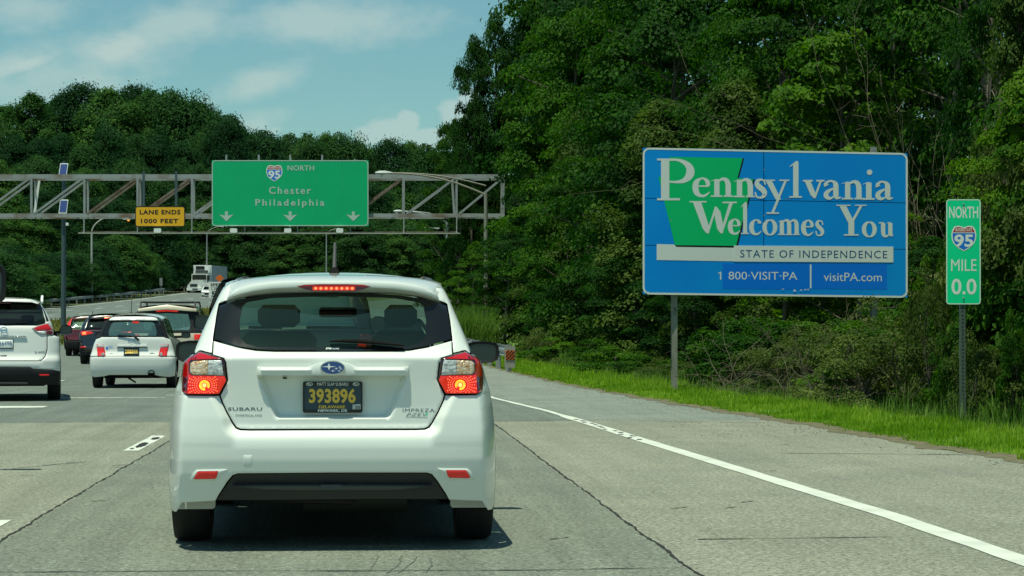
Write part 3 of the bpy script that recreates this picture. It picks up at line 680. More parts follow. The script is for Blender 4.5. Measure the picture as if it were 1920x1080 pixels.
# grass
def blades(C, hgt, wid, rng, lean=.45):
    n = len(C); a = rng.uniform(0, 2*np.pi, n); d = np.stack([np.cos(a), np.sin(a), np.zeros(n)], 1); e = np.stack([-np.sin(a), np.cos(a), np.zeros(n)], 1)
    ln = rng.uniform(0, lean, n)[:, None]; h = hgt[:, None]; w = wid[:, None]
    up = np.array([0, 0, 1.])
    m = C+up*h*.55+e*ln*h*.25; t = C+up*h*(1-ln*.35)+e*ln*h*.9
    return np.stack([C-d*w*.5, C+d*w*.5, m+d*w*.35, t, m-d*w*.35], 1)
def grass_patch(name, n, fy, fx, h0, h1, mat, label, w=.012, kind='stuff', power=1.0):
    ysr = fy(RNG.uniform(0, 1, n)); s = RNG.uniform(0, 1, n)**power
    P = []
    for y, q in zip(ysr, s):
        e = eR(y); x = fx(y, q, e); P.append((x, y, zground(x, y)+.005))
    P = np.array(P); dens = np.array([.88+.3*smooth_noise(p[0]*40, p[1]*22)+.25*smooth_noise(p[0]*90+5, p[1]*70) for p in P])
    h = RNG.uniform(h0, h1, n)*dens*np.clip(.35+s*1.6, .3, 1.3)
    me = raw_mesh(name, blades(P, h, w*np.clip(P[:, 1]/30, .8, 2.4), RNG), 5, [(0, 1, 2), (0, 2, 4), (4, 2, 3)], mat)
    o = bpy.data.objects.new(name, me); col.objects.link(o); tag(o, label, None, None, kind); return o
grass_patch('grass', 62000, lambda t: 11+32*t, lambda y, q, e: e+.04+q*(1.6+.035*max(0, y-17)), .05, .17, M_grassb, 'bright green roadside grass along the right shoulder', .014)
grass_patch('grass', 42000, lambda t: 42+60*t**1.3, lambda y, q, e: e+.0+q*2.4, .08, .22, M_grassb, 'grass further up the right verge', .014)
grass_patch('tall_grass', 7000, lambda t: 22+60*t, lambda y, q, e: e+1.1+q*1.6, .16, .42, M_grasst, 'taller grass and weeds before the shrubs', .010)
grass_patch('ground_cover', 16000, lambda t: 24+80*t, lambda y, q, e: e+1.9+q*4, .15, .5, M_leafA, 'low leafy weeds under the shrubs', .05)
def clump(u, Y, n, R, h, lab):
    x = at(u, 500, Y).x; z = zground(x, Y); t = thing('grass_clump', lab, 'plant', (x, Y, z), 0, 'reed clumps', local=True)
    a = RNG.uniform(0, 6.28, n); q = RNG.uniform(0, 1, n)**.6*R; C = np.stack([q*np.cos(a), q*np.sin(a), np.zeros(n)], 1)
    me = raw_mesh('blades', blades(C, RNG.uniform(.5, 1, n)*h, np.full(n, .03), RNG, .6), 5, [(0, 1, 2), (0, 2, 4), (4, 2, 3)], M_grasst)
    part('blades', me, None, t)
clump(882, 88, 1500, 1.0, 2.3, 'tall pale reed clump above the right wing mirror'); clump(868, 92, 900, .8, 2.0, 'smaller reed clump left of the tall one'); clump(1105, 66, 500, .9, 1.0, 'dry grass tuft on the verge left of the welcome sign'); clump(1905, 30, 400, .5, .55, 'dry weed tuft right of the mile marker foot')
# olive grass in the median
P = []
for _ in range(14000):
    y = random.uniform(120, 245); a = interp(y, OPN); b = interp(y, [(29, -16), (130, -14), (170, -12), (230, -5), (345, 18)]); x = random.uniform(a, b); P.append((x, y, zground(x, y)-.05))
P = np.array(P); me = raw_mesh('median_grass', blades(P, RNG.uniform(.15, .4, len(P)), np.full(len(P), .10), RNG), 5, [(0, 1, 2), (0, 2, 4), (4, 2, 3)], M_dryg)
o = bpy.data.objects.new('median_grass', me); col.objects.link(o); tag(o, 'dry olive grass on the median', kind='stuff')
# ------------------------------------------------------------------ signs, gantry and lamps
def plane_pl(p0, n):
    """pixel -> point on the plane (p0, n), pushed forward by off"""
    n = Vector(n).normalized(); p0 = Vector(p0)
    def f(u, v, off=0.):
        q = p0-n*off; d = ray(u, v); o = Vector((0, 0, EYE)); return o+d*((q-o).dot(n)/d.dot(n))
    return f
def shield(t, P, cx, top, w, h, words=True):
    """interstate shield; P(u, v, off)"""
    T = [(-.38, 0), (-.2, -.03), (0, .03), (.2, -.03), (.38, 0), (.47, .16), (.5, .34), (.48, .52), (.40, .70), (.26, .85), (.0, 1.0), (-.26, .85), (-.40, .70), (-.48, .52), (-.5, .34), (-.47, .16)]
    o = [(cx+a*w, top+b*h) for a, b in T]
    sh = part('shield', poly_mb(o, lambda a, b, d: P(a, b, .006+d)), M_swhite2, t)
    s = .90; c = .5
    inn = [(cx+a*w*s, top+(c+(b-c)*s)*h) for a, b in T]
    red = [p for p in inn if p[1] < top+.22*h]
    red = [inn[0], inn[1], inn[2], inn[3], inn[4], (cx+.44*w, top+.235*h), (cx-.44*w, top+.235*h)]
    blu = [(cx+.445*w, top+.27*h)]+inn[6:15]+[(cx-.445*w, top+.27*h)]
    part('red_band', poly_mb(red, lambda a, b, d: P(a, b, .009)), M_shr, sh)
    part('blue_field', poly_mb(blu, lambda a, b, d: P(a, b, .009)), M_shb, sh)
    part('numerals', text_mb('95', cx-.38*w, top+.84*h, cx+.38*w, top+.32*h, lambda a, b: P(a, b, .012), bold=.03), M_swhite2, sh)
    if words: part('lettering', text_mb('INTERSTATE', cx-.33*w, top+.205*h, cx+.33*w, top+.075*h, lambda a, b: P(a, b, .012), bold=.02), M_swhite2, sh)
def border(t, P, x0, y0, x1, y1, r, w, mat, off=.012, quad=None):
    o = rrect(x0, y0, x1, y1, r); i = rrect(x0+w, y0+w, x1-w, y1-w, max(.5, r-w)); n = len(o)
    q = quad or (lambda a, b: (a, b))
    mb = MB().add([P(*q(a, b), off) for a, b in o]+[P(*q(a, b), off) for a, b in i], [(k, (k+1) % n, (k+1) % n+n, k+n) for k in range(n)])
    return part('border', mb, mat, t, fix=False)

# --- welcome sign
A = at(1205, 552, 42.0); B = at(1702, 558, 43.3); n = Vector((-(B.y-A.y), B.x-A.x, 0)); n = Vector((B.y-A.y, -(B.x-A.x), 0)).normalized()*-1
PW = plane_pl((A.x, A.y, 0), n)
def bil(a, b):   # (0..1, 0..1) over the board -> pixel
    l = (1205, 276.5+(552-276.5)*b); r = (1702, 287+(558.5-287)*b); return (l[0]+(r[0]-l[0])*a, l[1]+(r[1]-l[1])*a)
xa = at(1264, 738, 42.15); ws = thing('welcome_sign', 'large blue state welcome billboard with green keystone on two steel posts in the verge', 'sign', (A.x+2.6, (A.y+B.y)/2, -.1))
def rowpan(a0, a1, b0, b1):
    g = .0012
    Q = [bil(a, b) for a, b in ((a0+g, b0+g*1.8), (a1-g, b0+g*1.8), (a1-g, b1-g*1.8), (a0+g, b1-g*1.8))]
    return part('board_panel', poly_mb(Q, lambda a, b, d: PW(a, b, -d), .04), M_sblue, ws)
for a0, a1, b0, b1 in ((0, .4567, 0, .345), (.4567, 1, 0, .345), (0, .4567, .345, .665), (.4567, 1, .345, .665), (0, 1, .665, 1)): rowpan(a0, a1, b0, b1)
part('backing', poly_mb([bil(a, b) for a, b in ((.004, .006), (.996, .006), (.996, .994), (.004, .994))], lambda a, b, d: PW(a, b, -.03-d), .03), M_sblack, ws)
border(ws, PW, 0, 0, 497, 275, 13, 3.6, M_swhite2, .002, lambda a, b: bil(a/497, b/275))
KEY = [(1256, 294), (1392.6, 296.3), (1382.6, 333.7), (1412.6, 335.6), (1380, 461), (1265.4, 459.6), (1234.4, 331.5), (1246, 332)]
part('keystone_black_print', poly_mb([(a+2.8, b+(3.6 if b > 440 else .5)) for a, b in KEY], lambda a, b, d: PW(a, b, .0012+d*0)), M_sblack, ws)  # black offset outline printed on the board behind the keystone
part('keystone', poly_mb(KEY, lambda a, b, d: PW(a, b, .0022-d), .001), M_key, ws)
part('white_band', poly_mb([(1231.3, 457.5), (1264, 458.5), (1268, 463), (1377, 464.5), (1377, 490), (1231.3, 487.5)], lambda a, b, d: PW(a, b, .0025)), M_swhite, ws)
bb = part('slogan_board', poly_mb([(1376, 460.3), (1675, 462.5), (1675, 492), (1376, 490.3)], lambda a, b, d: PW(a, b, .006-d), .005), M_swhite, ws)
def slant(a, v0, s): return v0+(a-1376)*s
part('lettering', text_mb('STATE OF INDEPENDENCE', 1388, 483.6, 1663.5, 469.4, lambda a, b: PW(a, b+(a-1525)*.006, .0072), bold=.0, space=1.16), M_inkb, bb)
for a0, a1 in ((1355, 1517.5), (1522.5, 1663)):
    part('blue_patch', poly_mb([(a0, 494), (a1, 495), (a1, 543), (a0, 541.5)], lambda a, b, d: PW(a, b, .0012)), M_sblue2, ws)
part('divider_bar', poly_mb([(1518.6, 496), (1521.5, 496), (1521.5, 540.5), (1518.6, 540.5)], lambda a, b, d: PW(a, b, .0025)), M_swhite2, ws)
part('lettering', poly_mb([(1350, 524.2), (1352.4, 524.2), (1352.4, 509.6), (1350.4, 509.6), (1346.8, 511.6), (1346.8, 513.6), (1350, 512)], lambda a, b, d: PW(a, b, .0025)), M_swhite2, ws)
for s, a0, b1, a1, b0 in (('800·VISIT·PA', 1366, 525, 1495, 510), ('visitPA.com', 1544.5, 530, 1653.5, 510.8)):
    if s == 'visitPA.com': b1 = 526.6
    part('lettering', text_mb(s, a0, b1, a1, b0, lambda a, b: PW(a, b+(a-1500)*.006, .0025), bold=.0), M_swhite2, ws)
mb = MB()
for a, b, w, h in ((1488, 543, 4, 3.6), (1500, 543, 4.5, 1.6), (1508, 542, 4, 1.8), (1514, 541.5, 2.5, 2.4), (1466, 541.5, 4, 1.2)): poly_mb([(a, b), (a+w, b), (a+w, b+h), (a, b+h)], lambda p, q, d: PW(p, q, .008), 0, mb)
part('print_remnants', mb, M_swhite2, ws)
part('seam_rust', poly_mb([(1470, 371.8), (1484, 372), (1484, 373), (1470, 372.8)], lambda a, b, d: PW(a, b, .006)), M_rust, ws)
mb = MB()
for a, b in ((1268.5, 547), (1212, 549), (1692, 552), (1258, 413), (1433, 318), (1433, 365), (1433, 404)): poly_mb([(a+1.3*math.cos(t), b+1.3*math.sin(t)) for t in [i*math.pi/4 for i in range(8)]], lambda p, q, d: PW(p, q, .02), 0, mb)
part('bolt_heads', mb, M_galv, ws)
mb = MB(); poly_mb([(1209, 546.5), (1217, 547.5), (1216, 549.5), (1209, 549.3)], lambda p, q, d: PW(p, q, .009), 0, mb); part('sticker', mb, M_swhite2, ws)
# serif letters drawn as pen strokes; x and y in fractions of the letter box, widths in units of a full stem
def glyph(ch):
    S = []   # strokes: list of (x, y, w), smooth flag
    def st(*p, sm=True): S.append((p, sm))
    def serif(x0, x1, y, w=.30): st((x0, y, w), (x1, y, w), sm=False)
    if ch == 'n':
        st((.29, .03, 1), (.29, .93, 1), sm=False); st((.02, .83, .2), (.30, .95, .55), sm=False); serif(.03, .52, .03); serif(.58, .99, .03)
        st((.30, .72, .2), (.40, .87, .42), (.56, .955, .55), (.70, .88, .85), (.77, .70, 1), (.78, .45, 1), (.78, .03, 1))
    elif ch == 'm':
        st((.19, .03, 1), (.19, .93, 1), sm=False); st((.01, .83, .2), (.2, .95, .5), sm=False); serif(.02, .34, .03); serif(.37, .66, .03); serif(.70, .99, .03)
        for o in (0, .33): st((.20+o, .72, .2), (.28+o, .88, .42), (.38+o, .95, .55), (.47+o, .88, .85), (.515+o, .70, 1), (.52+o, .45, 1), (.52+o, .03, 1))
    elif ch == 'e': st((.10, .565, .25), (.5, .565, .3), (.90, .565, .3), sm=False); st((.86, .58, .75), (.80, .82, .75), (.60, .965, .4), (.42, .95, .4), (.20, .78, .95), (.13, .5, 1.1), (.22, .2, 1), (.46, .05, .55), (.70, .08, .45), (.95, .26, .15))
    elif ch == 'c': st((.80, .74, .85), (.78, .86, .7), (.60, .965, .35), (.42, .95, .4), (.20, .76, .95), (.13, .48, 1.1), (.22, .2, 1), (.46, .05, .55), (.70, .08, .45), (.95, .25, .15))
    elif ch == 'o': st((.5, .97, .32), (.30, .90, .7), (.15, .70, 1), (.12, .5, 1.08), (.15, .3, 1), (.30, .1, .7), (.5, .03, .32), (.70, .1, .7), (.85, .3, 1), (.88, .5, 1.08), (.85, .7, 1), (.70, .9, .7), (.5, .97, .32))
    elif ch == 's': st((.86, .70, .3), (.78, .90, .35), (.55, .965, .4), (.30, .90, .75), (.24, .74, .95), (.42, .58, 1.1), (.66, .45, 1.1), (.82, .28, 1), (.74, .10, .7), (.46, .03, .4), (.22, .08, .35), (.10, .32, .3))
    elif ch == 'a':
        st((.20, .70, .95), (.17, .82, .7), (.34, .955, .4), (.54, .94, .5), (.68, .80, .95), (.70, .55, 1.05), (.70, .25, 1.05), (.76, .08, .7), (.98, .10, .2))
        st((.68, .58, .3), (.42, .50, .5), (.20, .32, .9), (.20, .15, .95), (.36, .05, .6), (.56, .12, .3), (.68, .28, .2))
    elif ch == 'v': serif(.0, .46, .96); serif(.62, 1, .96); st((.22, .93, 1.05), (.49, .16, 1.0), (.545, .0, .4), sm=False); st((.82, .93, .42), (.55, .04, .4), sm=False)
    elif ch == 'y': serif(.0, .42, .975, .25); serif(.6, 1, .975, .25); st((.18, .95, 1.1), (.56, .42, .95), sm=False); st((.84, .95, .45), (.32, .03, .5), sm=False); serif(.08, .58, .03, .28)
    elif ch == 'l': st((.52, .03, 1), (.52, .93, 1), (.60, 1.0, .45), sm=False); st((.02, .84, .15), (.42, .94, .55), sm=False); serif(.0, 1, .025, .3)
    elif ch == 'i': st((.5, .03, 1), (.5, .93, 1), sm=False); st((.0, .83, .2), (.5, .96, .55), sm=False); serif(.0, 1, .03)
    elif ch == 'u':
        st((.32, .93, 1), (.32, .35, 1), (.38, .12, .85), (.55, .06, .5), (.78, .22, .2)); st((.80, .93, 1), (.80, .1, 1), sm=False); st((.03, .93, .3), (.34, .95, .3), sm=False); st((.60, .93, .3), (.82, .95, .3), sm=False); st((.8, .12, .6), (.99, .10, .2), sm=False)
    elif ch == 'P':
        st((.22, .03, 1), (.22, .97, 1), sm=False); serif(.0, .62, .03, .26); serif(.0, .5, .975, .24)
        st((.30, .965, .25), (.55, .965, .3), (.75, .90, .55), (.88, .79, .85), (.905, .68, 1), (.86, .57, .9), (.72, .47, .55), (.52, .44, .3), (.30, .45, .22))
    elif ch == 'W':
        serif(.0, .36, .97, .22); serif(.70, 1, .95, .24); st((.16, .95, 1.25), (.355, .14, 1.05), (.385, .0, .35), sm=False); st((.56, .82, .3), (.39, .04, .35), sm=False); st((.55, .82, .25), (.585, .66, 1.0), (.655, .14, 1.0), (.68, .0, .35), sm=False); st((.88, .94, .55), (.68, .04, .35), sm=False)
    elif ch == 'Y':
        serif(.0, .48, .975, .2); serif(.62, 1, .975, .2); st((.22, .95, 1.15), (.50, .42, 1.1), sm=False); st((.82, .95, .5), (.53, .45, .5), sm=False); st((.50, .02, 1), (.50, .46, 1), sm=False); serif(.25, .74, .025, .25)
    return S
def smooth_pts(p, k=5):
    out = []; n = len(p)
    for i in range(n-1):
        a = p[max(0, i-1)]; b = p[i]; c = p[i+1]; d = p[min(n-1, i+2)]
        for j in range(k):
            t = j/k
            out.append(tuple(.5*((2*b[q])+(-a[q]+c[q])*t+(2*a[q]-5*b[q]+4*c[q]-d[q])*t*t+(-a[q]+3*b[q]-3*c[q]+d[q])*t**3) for q in range(3)))
    out.append(p[-1]); return out
def draw_letter(ch, x0, x1, ytop, ybot, stem, P, par):
    mb = MB(); off = .0035
    for pts, sm in glyph(ch):
        q = smooth_pts(pts) if sm else list(pts)
        L = [(x0+(x1-x0)*a, ybot+(ytop-ybot)*b, w*stem) for a, b, w in q]; vs = []
        for i, (x, y, w) in enumerate(L):
            a, b = L[max(0, i-1)], L[min(len(L)-1, i+1)]; dx, dy = b[0]-a[0], b[1]-a[1]; m = math.hypot(dx, dy) or 1
            nx, ny = -dy/m, dx/m
            if not sm and abs(dy) > abs(dx)*.3: nx, ny = (1 if nx >= 0 else -1), 0   # slanted stems are cut level
            vs += [P(x+nx*w/2, y+ny*w/2, off), P(x-nx*w/2, y-ny*w/2, off)]
        mb.add(vs, [(2*i, 2*i+1, 2*i+3, 2*i+2) for i in range(len(L)-1)]); off += .0001
    if ch == 'i': 
        cx = (x0+x1)/2+1.5; poly_mb([(cx+5.2*math.cos(t), 323+5.2*math.sin(t)) for t in [k*math.pi/9 for k in range(18)]], lambda a, b, d: P(a, b, .0035), 0, mb)
    part('letter', mb, M_swhite, par, fix=False)
for ch, x0, x1, yt, yb, s in (('P', 1232, 1301, 297, 376, 15.5), ('e', 1299.5, 1332.5, 333.5, 369, 10), ('n', 1331.5, 1375, 334, 368.8, 10), ('n', 1374.5, 1416, 335, 369.5, 10), ('s', 1413.5, 1438, 335.5, 371.5, 9.5),
        ('y', 1433.5, 1480, 336.5, 401.5, 10.5), ('l', 1480, 1503.5, 302, 371, 10), ('v', 1505.5, 1546, 337.5, 371.5, 10.5), ('a', 1542.5, 1578, 338, 373.5, 9.5), ('n', 1577, 1620, 339, 373.5, 10), ('i', 1618, 1640, 340, 374, 10.5), ('a', 1639.5, 1675, 339.5, 374.5, 9.5),
        ('W', 1293, 1381.5, 376.5, 437.5, 12.5), ('e', 1366, 1389, 410.5, 439.5, 8), ('l', 1389, 1404.5, 379, 439.3, 7.5), ('c', 1406, 1428.5, 411.5, 440.5, 8), ('o', 1430.5, 1456.5, 411.5, 441, 7.5), ('m', 1458, 1500, 411.5, 440.5, 7.8),
        ('e', 1503.5, 1526, 412.5, 442, 8), ('s', 1528, 1545, 413, 442.5, 7), ('Y', 1568, 1624.5, 383.5, 442, 11), ('o', 1617, 1643, 415.5, 444.5, 7.5), ('u', 1647, 1675, 416, 444.5, 8)):
    draw_letter(ch, x0, x1, yt, yb, s, PW, ws)
for u, vb in ((1264, 739), (1638.5, 725)):                   # steel posts with flanges
    p = PW(u, 500, -.16); zb = zground(p.x, p.y)-.1; zt = PW(u, 276 if u > 1500 else 292, -.16).z
    po = MB(); hw = .052
    po.box((p.x-hw, p.y-.06, zb), (p.x+hw, p.y-.045, zt)); po.box((p.x-hw, p.y+.045, zb), (p.x+hw, p.y+.06, zt)); po.box((p.x-.008, p.y-.0449, zb), (p.x+.008, p.y+.0449, zt))
    po2 = part('post', po, pmat('weathered_post', (.21, .20, .165), .6, metal=.2, noise=(2.5, (.33, .33, .29), .35, .7, 4)), ws)
    if u < 1500:
        s = part('post_number', text_mb('79', p.x-.025, 2.06-.62, p.x+.03, 2.06-.48, lambda a, b: Vector((a, p.y-.065, b))), M_sblack, po2)
mbr = MB()
for b in (.12, .5, .88):
    a0 = PW(*bil(.02, b), -.08); a1 = PW(*bil(.98, b), -.08); mbr.bar(a0, a1, .05, .07)
part('back_rail', mbr, M_galv, ws)

# --- mile marker
Ym = 29.9; PM = plane_pl((0, Ym, 0), (0, 1, 0)); c = PM(1806.5, 470)
mm = thing('mile_marker', 'narrow green mile 0.0 marker sign on perforated steel post in the grass', 'sign', (c.x, Ym, zground(c.x, Ym)))
part('sign_face', poly_mb(rrect(1774, 373.5, 1839, 571, 6), lambda a, b, d: PM(a, b, -d), .004), M_sgreen2, mm)
border(mm, PM, 1774.4, 373.9, 1838.6, 570.6, 5.5, 1.6, M_swhite2, .001)
PMs = lambda a, b, o=0: PM(a, b, o*.25)
shield(mm, PMs, 1807.2, 424.5, 47, 46.5)
for s, a0, b1, a1, b0, bo in (('NORTH', 1779.5, 409.2, 1834, 387, .03), ('MILE', 1783.5, 508, 1831, 486.2, .03), ('0.0', 1784, 552.5, 1831, 522.4, .03)):
    part('lettering', text_mb(s, a0, b1, a1, b0, lambda a, b: PM(a, b, .0012), bold=bo*.6), M_swhite2, mm)
zb = zground(c.x, Ym)-.2; pw = .035; mb = MB()
x0 = PM(1805.5, 500).x
for sx in (-1, 1):                                           # perforated square tube: side webs and rungs round the holes
    mb.box((x0+sx*pw-.010 if sx > 0 else x0-pw, Ym+.012, zb), (x0+pw if sx > 0 else x0-pw+.010, Ym+.07, 2.9))
mb.box((x0-pw+.010, Ym+.0125, zb), (x0-.009, Ym+.018, 2.9)); mb.box((x0+.009, Ym+.0125, zb), (x0+pw-.010, Ym+.018, 2.9))
z = zb
while z < 2.86: mb.box((x0-.009, Ym+.013, z), (x0+.009, Ym+.0178, z+.030)); z += .050
mb.box((x0-pw+.010, Ym+.05, zb), (x0+pw-.010, Ym+.055, 2.9))
part('post', mb, pmat('green_grey_post', (.10, .14, .12), .5, metal=.3), mm)
for v in (383, 559):
    q = PM(1806.5, v); part('bolt', MB().lathe([(-.012, .0), (-.012, .011), (0, .013)], q, 'y', 10), M_galv, mm)

# --- gantry
YG = 132.0; PG = plane_pl((0, YG, 0), (0, 1, 0)); PG2 = plane_pl((0, YG+1.6, 0), (0, 1, 0))
g = thing('sign_gantry', 'rust streaked steel box truss spanning the highway above the traffic', 'gantry', (PG(500, 600).x, YG, zroad(YG)))
s1 = YG/4300
def gw(u, v, dy=0.): p = PG(u, v); return Vector((p.x, p.y+dy, p.z))
U0, U1 = -140, 946
for dy in (0, 1.7):
    for v, h in ((331, .25), (404, .22)):
        nseg = 7
        for i in range(nseg):
            a = U0+(U1-U0)*i/nseg; b = U0+(U1-U0)*(i+1)/nseg
            part('chord', MB().bar(gw(a, v, dy), gw(b, v, dy), .16, h), M_galvr, g)
VT = [-140, -41, 59, 158.5, 258, 360, 459, 558, 657, 757, 856, 944]
for dy in (0, 1.7):
    for i, u in enumerate(VT):
        part('vertical', MB().bar(gw(u, 335, dy-.02), gw(u, 400, dy-.02), .12), M_galv, g)
        if i < len(VT)-1:
            part('diagonal', MB().bar(gw(u+5, 401, dy-.03), gw(VT[i+1]-4, 335, dy-.03), .12), M_galv if i in (0, 1, 2, 9, 10) else M_rust if i in (3, 4, 8) else M_galvr, g)
for i, u in enumerate(VT):
    for v in (331, 404): part('cross_strut', MB().bar(gw(u, v, .1), gw(u, v, 1.6), .09), M_galv, g)
for u in VT[3:5]: pass
for i in range(len(VT)-1): part('top_brace', MB().bar(gw(VT[i]+3, 331, .08), gw(VT[i+1]-3, 331, 1.62), .08), M_rust, g)
part('brace', MB().bar(gw(70, 337, .8), gw(61, 400, .8), .13), M_swhite2, g); part('brace', MB().bar(gw(849, 340, .8), gw(853, 400, .8), .13), M_galv, g)
for u in (158, 258, 360, 459, 558, 657, 757, 856): part('hanger', MB().bar(gw(u, 407, -.12), gw(u, 438, -.12), .065), M_galv, g)
part('light_rail', MB().bar(gw(148, 437.5, -.35), gw(862, 438, -.35), .10, .07), pmat('pale_rail', (.42, .42, .36), .5, metal=.2), g)
part('light_rail', MB().bar(gw(152, 434.5, .0), gw(858, 435, .0), .05, .05), M_rust, g)
for u in (158, 258, 360, 459, 558, 657, 757, 856): part('rail_bracket', MB().bar(gw(u, 435, .0), gw(u, 437.5, -.40), .06), M_galv, g)
for u in (297, 439, 540, 637):
    p = gw(u, 433, -.55); L = part('sign_light', MB().box((p.x-.20, p.y-.15, p.z-.13), (p.x+.20, p.y+.25, p.z+.12), .04), M_swhite2, g)
    part('lens', MB().box((p.x-.17, p.y-.10, p.z-.15), (p.x+.17, p.y+.2, p.z-.131)), M_white_p, L)
lc = gw(980, 600); zg = zground(lc.x+.4, YG)
for sx in (lc.x+.2, gw(-150, 600).x):
    for dy in (0, 1.7): part('column', MB().tube([(sx, YG+dy, zground(sx, YG)-.3), (sx, YG+dy, gw(0, 325).z)], .20, 14), M_galv, g, True)
# guide sign
gs = thing('guide_sign', 'wide green overhead sign for Chester and Philadelphia with three arrows', 'sign', (gw(544, 424).x, YG-.45, gw(544, 424).z))
PS = plane_pl((0, YG-.45, 0), (0, 1, 0))
for k in range(6):
    a = 397+(691-397)*k/6; b = 397+(691-397)*(k+1)/6
    part('panel', poly_mb([(a+.06, 300.3), (b-.06, 300.3), (b-.06, 424), (a+.06, 424)], lambda p, q, d: PS(p, q, -d), .06), M_sgreen, gs)
border(gs, PS, 397.2, 300.4, 690.8, 423.8, 8, 1.7, M_sgrey, .006)
for u in (424, 485, 544, 604, 665): part('mounting_beam', MB().bar((PS(u, 300).x, YG-.3, PS(u, 426).z), (PS(u, 300).x, YG-.3, PS(u, 290 if u < 650 else 298).z), .11), M_galv, gs)
PS3 = lambda a, b, o=0: PS(a, b, o*.8)
shield(gs, PS3, 514.4, 310.3, 30.5, 29.7)
for s, a0, b1, a1, b0, sp in (('NORTH', 539, 320, 589, 310, 1.08), ('Chester', 504.3, 363.8, 583, 350, 1.3), ('Philadelphia', 478.8, 389.8, 608.3, 373.4, 1.35)):
    part('lettering', text_mb(s, a0, b1, a1, b0, lambda a, b: PS(a, b, .008), bold=.018, space=sp), M_sgrey, gs)
for u in (424.5, 544, 662.5):
    part('arrow', poly_mb([(u-2.7, 396.5), (u+2.7, 396.5), (u+2.7, 404.3), (u+13.3, 402), (u, 414.8), (u-13.3, 402), (u-2.7, 404.3)], lambda a, b, d: PS(a, b, .008)), M_sgrey, gs)
# lane ends sign
ls = thing('lane_ends_sign', 'small yellow overhead sign reading lane ends 1000 feet', 'sign', (gw(300, 424).x, YG-.45, gw(300, 424).z))
part('sign_face', poly_mb(rrect(253.5, 386.8, 346.5, 425, 5), lambda p, q, d: PS(p, q, -d), .05), M_syel, ls)
border(ls, PS, 253.3, 386.6, 346.7, 425.2, 5, 1.5, M_sblack, .004)
for s, a0, b1, a1, b0 in (('LANE ENDS', 261.8, 402, 338.2, 393.5), ('1000 FEET', 264, 418.4, 334.3, 410.2)):
    part('lettering', text_mb(s, a0, b1, a1, b0, lambda a, b: PS(a, b, .006), bold=.03, space=1.12), M_sblack, ls)
for u in (269, 330): part('mounting_beam', MB().bar((PS(u, 300).x, YG-.3, PS(u, 425).z), (PS(u, 300).x, YG-.3, PS(u, 321).z), .13), M_pole, ls)

# --- solar panel pole
Yp = 141.; p = at(119, 600, Yp); sp = thing('solar_pole', 'tall blue grey pole carrying two tilted solar panels', 'pole', (p.x, Yp, zground(p.x, Yp)))
part('pole', MB().tube([(p.x, Yp, zground(p.x, Yp)-.2), (p.x, Yp, at(119, 450, Yp).z), (p.x, Yp, at(119, 303, Yp).z)], [.17, .14, .10], 14), M_pole, sp, True)
for v0, v1 in ((306, 329), (374, 400)):
    a = [at(u, v, Yp-.35) for u, v in ((112.5, v0), (127.5, v0), (125, v1), (110, v1))]
    a = [q+Vector((0, .12 if i < 2 else -.05, 0)) for i, q in enumerate(a)]; nn = (a[1]-a[0]).cross(a[3]-a[0]).normalized()
    if nn.y > 0: nn = -nn
    fr = part('solar_frame', MB().add(a+[q-nn*.05 for q in a], [(0,1,2,3),(7,6,5,4),(0,4,5,1),(1,5,6,2),(2,6,7,3),(3,7,4,0)]), M_swhite2, sp)
    cc = sum(a, Vector())/4; b = [cc+(q-cc)*.86+nn*.012 for q in a]
    part('solar_cells', MB().add(b, [(0, 1, 2, 3)]), M_panel, fr)
    part('bracket', MB().bar((p.x, Yp, cc.z), (cc.x, cc.y+.1, cc.z), .06), M_pole, sp)
q = at(126.5, 420.5, Yp); part('camera_box', MB().box((q.x-.07, Yp-.3, q.z-.09), (q.x+.09, Yp-.05, q.z+.09), .02), M_swhite2, sp)
part('bracket', MB().bar((p.x, Yp, q.z), (q.x, Yp-.2, q.z), .05), M_pole, sp)

